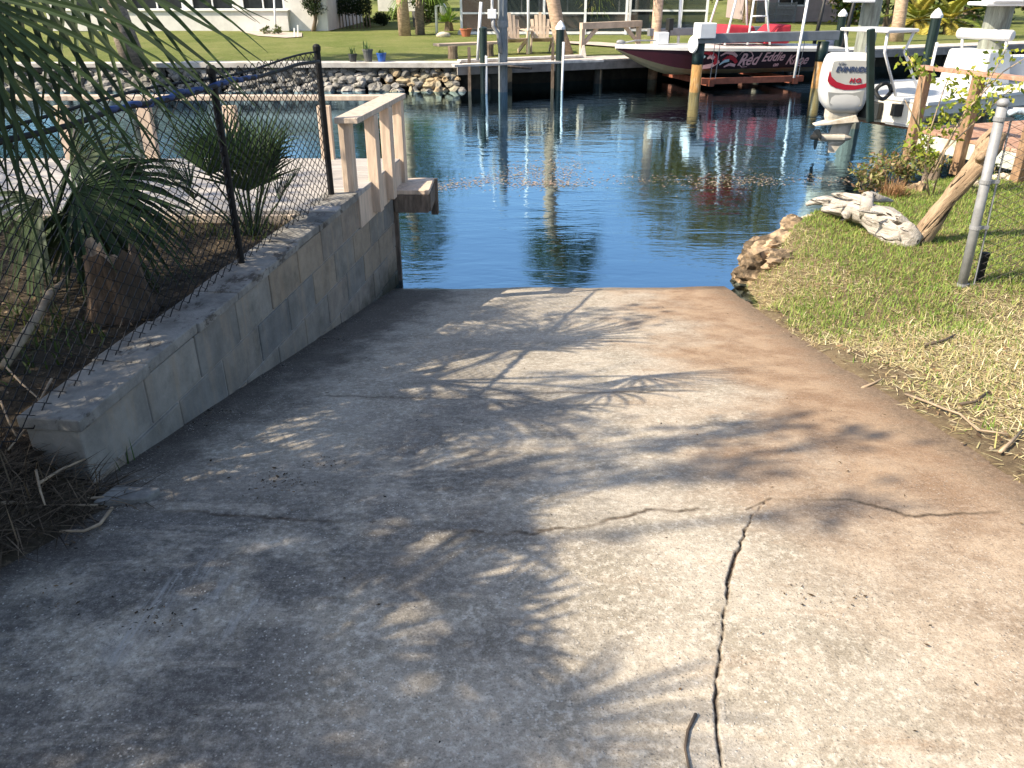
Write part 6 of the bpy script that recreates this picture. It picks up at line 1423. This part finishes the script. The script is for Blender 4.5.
mb = MB(); p = atY(679, 36, 22.6); p.z = .57; mb.tube([p, atY(682, -20, 22.6)], .036, 8); tag(mb.build('white_pole', M['whitetube'], None, smooth=True), 'white pole standing on the dock behind the bow box of the dark boat', 'pole')
p = G(766, 24); mb = MB(); mb.tube([p, atY(770, -20, p.y)], .06, 8); tag(mb.build('white_pole', M['whitetube'], None, smooth=True), 'white pole on the lawn behind the red seat cover of the dark boat', 'pole')
# floating scum of leaves on the water
rng = np.random.default_rng(55)
def band(pxs, n, sd):
    o = []
    for _ in range(n):
        k = rng.integers(0, len(pxs) - 1); q = rng.uniform(); x = pxs[k][0] * (1 - q) + pxs[k + 1][0] * q; y = pxs[k][1] * (1 - q) + pxs[k + 1][1] * q
        p = atZ(x + rng.normal() * 10, y + rng.normal() * sd * 1.4, .004); o.append((p.x, p.y, .004))
    return np.array(o)
P = np.concatenate([band([(425, 188), (460, 184), (500, 178)], 520, 2.0), band([(500, 176), (540, 172), (580, 170)], 1100, 5), band([(520, 184), (585, 184)], 420, 1.5), band([(700, 182), (770, 180)], 520, 3), band([(600, 178), (700, 182)], 220, 3), band([(790, 178), (850, 182)], 160, 2), band([(400, 186), (425, 188)], 60, 1.5)])
V, F = quads_leaves(P, np.array([0, 0, 0]), .035, .7, rng); z0 = P[:, 2].repeat(4); V[:, 2] = z0 + np.clip((V[:, 2] - z0) * .1, 0, .012)
o = np_mesh('floating_leaves', V, F, M['dry'], None, leafcols(len(P), [(.30, .22, .18), (.38, .29, .24), (.20, .15, .11), (.30, .26, .16)], rng)); tag(o, 'drifting line of pinkish dead leaves and scum on the canal', 'floating leaves', kind='stuff')
# ------------------------------------------------------------------ trees left of the frame whose shade falls on the ramp
SD = Vector((1 / math.tan(SUN_EL) * -SUN.x / math.cos(SUN_EL), 1 / math.tan(SUN_EL) * -SUN.y / math.cos(SUN_EL), -1))   # shadow travel per metre of height
def over(px, py, h):
    """the point h above the ramp whose shade falls at this place on it"""
    p = atRamp(px, py); return p - SD * h
ro = np.random.default_rng(91)
BL = [(425, 672, .10), (470, 705, .09), (445, 725, .07), (500, 735, .08), (40, 600, .46), (120, 660, .42), (60, 740, .4), (200, 600, .38), (190, 740, .32), (270, 680, .28), (300, 600, .34), (360, 560, .24), (240, 530, .28), (330, 490, .24), (430, 500, .28), (400, 440, .2), (340, 640, .24), (250, 770, .26), (120, 560, .35),
      (420, 312, .24), (500, 322, .30), (590, 312, .24), (470, 345, .20), (560, 380, .16), (520, 405, .18), (450, 400, .16), (640, 322, .16), (520, 300, .22),
      (720, 432, .12), (790, 428, .14), (850, 442, .11), (750, 466, .10), (690, 470, .12), (640, 440, .13), (600, 470, .12), (860, 507, .10), (560, 430, .15), (500, 470, .18), ]
oak = thing('oak_tree', 'leafy oak left of the ramp whose branches shade the concrete', 'tree', (-6.6, -.4, .85))
mbk = MB(); T0 = Vector((-6.6, -.4, .8)); T1 = Vector((-6.4, -.2, 3.2)); T2 = Vector((-5.6, .1, 4.9)); mbk.tube([T0, T0.lerp(T1, .5) + Vector((.08, 0, 0)), T1, T2], [.26, .20, .17, .11], 12)
Ps = []
YL = [(-3.6, 5.5, .3), (-2.6, 5.9, .26), (-1.9, 5.3, .25), (-3.0, 6.3, .3), (-4.4, 5.8, .5), (-3.2, 5.3, .45), (-2.2, 5.6, .35), (-2.6, 6.3, .35), (-1.5, 5.9, .2), (-3.8, 6.2, .45), (-1.5, 5.2, .2), (-2.2, 4.2, .4), (-2.7, 3.4, .45), (-1.9, 3.3, .3), (-3.3, 4.4, .4), (-1.8, 4.6, .28), (-2.4, 2.5, .4), (-1.7, 2.4, .32), (-1.5, 2.9, .25), (-1.4, 3.4, .2), (-1.55, 2.1, .25), (-1.4, 4.7, .2), (-2.9, 5.0, .3)]
for px, py, r in BL + YL:
    h = ro.uniform(4.2, 5.6); c = over(px, py, h) if abs(px) > 9 else Vector((px, py, .9)) - SD * h; n = int(700 * r * r) + 18
    Ps.append(np.array(c) + ro.normal(size=(n, 3)) * r * np.array([.6, .6, .5]))
    q = T1.lerp(T2, ro.uniform(.2, 1)); m_ = q.lerp(c, .55) + Vector((0, 0, .15)); mbk.tube([q, m_, c, c + (c - m_).normalized() * r * .7], [.030, .020, .011, .004], 5, False)
    for k in range(4):
        e = c + Vector(ro.normal(size=3)) * r * .8; mbk.tube([c.lerp(m_, .25), e], [.010, .004], 4, False)
Ps = np.concatenate(Ps); V, F = quads_leaves(Ps, np.array([0, 0, -.1]), .105, .5, ro)
np_mesh('crown', V, F, M['leaf'], oak, leafcols(len(Ps), MG, ro)); mbk.build('trunk', M['bark'], oak, smooth=True)
pl = thing('cabbage_palm', 'taller cabbage palm beside the ramp with broad fans reaching over it', 'palm', (-3.3, .35, .88))
rq = random.Random(77); mb = MB(); CP2 = Vector((-2.95, .45, 3.05)); mb.tube([(-3.3, .35, .8), (-3.25, .37, 1.6), (-3.1, .4, 2.4), CP2], [.17, .15, .14, .10], 12); mb.build('trunk', M['palmbark'], pl)
for (h0, t0, hh, rr) in [((430, 650), (700, 690), 1.75, .80), ((410, 590), (680, 598), 1.9, .80), ((440, 620), (700, 650), 1.85, .78), ((470, 540), (640, 515), 2.0, .6), ((480, 520), (620, 505), 2.0, .55), ((330, 650), (480, 655), 1.8, .6), ((380, 500), (560, 480), 2.4, .66), ((250, 610), (370, 560), 2.4, .7)]:
    h_ = over(*h0, hh); e = over(*t0, hh - .25)
    fan_frond(pl, CP2, h_, rr, rq.choice(GR), rq, axis=e - h_, normal=(0.1, .1, 1), nseg=18, spread=85, droop=.2, wid=.024)
for k in range(12):
    a = 1.9 + k * .3; el = rq.uniform(.1, 1.1); d = Vector((math.cos(a) * math.cos(el), math.sin(a) * math.cos(el), math.sin(el)))
    fan_frond(pl, CP2, CP2 + d * rq.uniform(.6, .8), rq.uniform(.7, .85), rq.choice(GR), rq, nseg=28, spread=230, droop=.35, wid=.034)

bush('dense_shrub', 'unseen dark shrub added left of the ramp to block light from the wall end', (-2.25, 1.35, .88), (.6, .75, .75), MG, .10, 2600, 401, 'shrub', n_cl=50)  # out of view, added to keep sun and sky off the wall end and straw

rw = np.random.default_rng(500); C_ = np.stack([rw.uniform(-120, 140, 420), rw.uniform(80, 105, 420), rw.uniform(1.5, 8.5, 420)], 1)
Pw = np.concatenate([c + rw.normal(size=(40, 3)) * np.array([1.6, 1.2, 1.1]) for c in C_]); Pw[:, 2] = np.maximum(Pw[:, 2], .7)
V, F = quads_leaves(Pw, None, .9, .6, rw); o = np_mesh('far_woods', V, F, M['leaf'], None, leafcols(len(Pw), MG + DG, rw)); tag(o, 'distant line of dark trees far behind the houses across the canal', 'woods', kind='stuff')
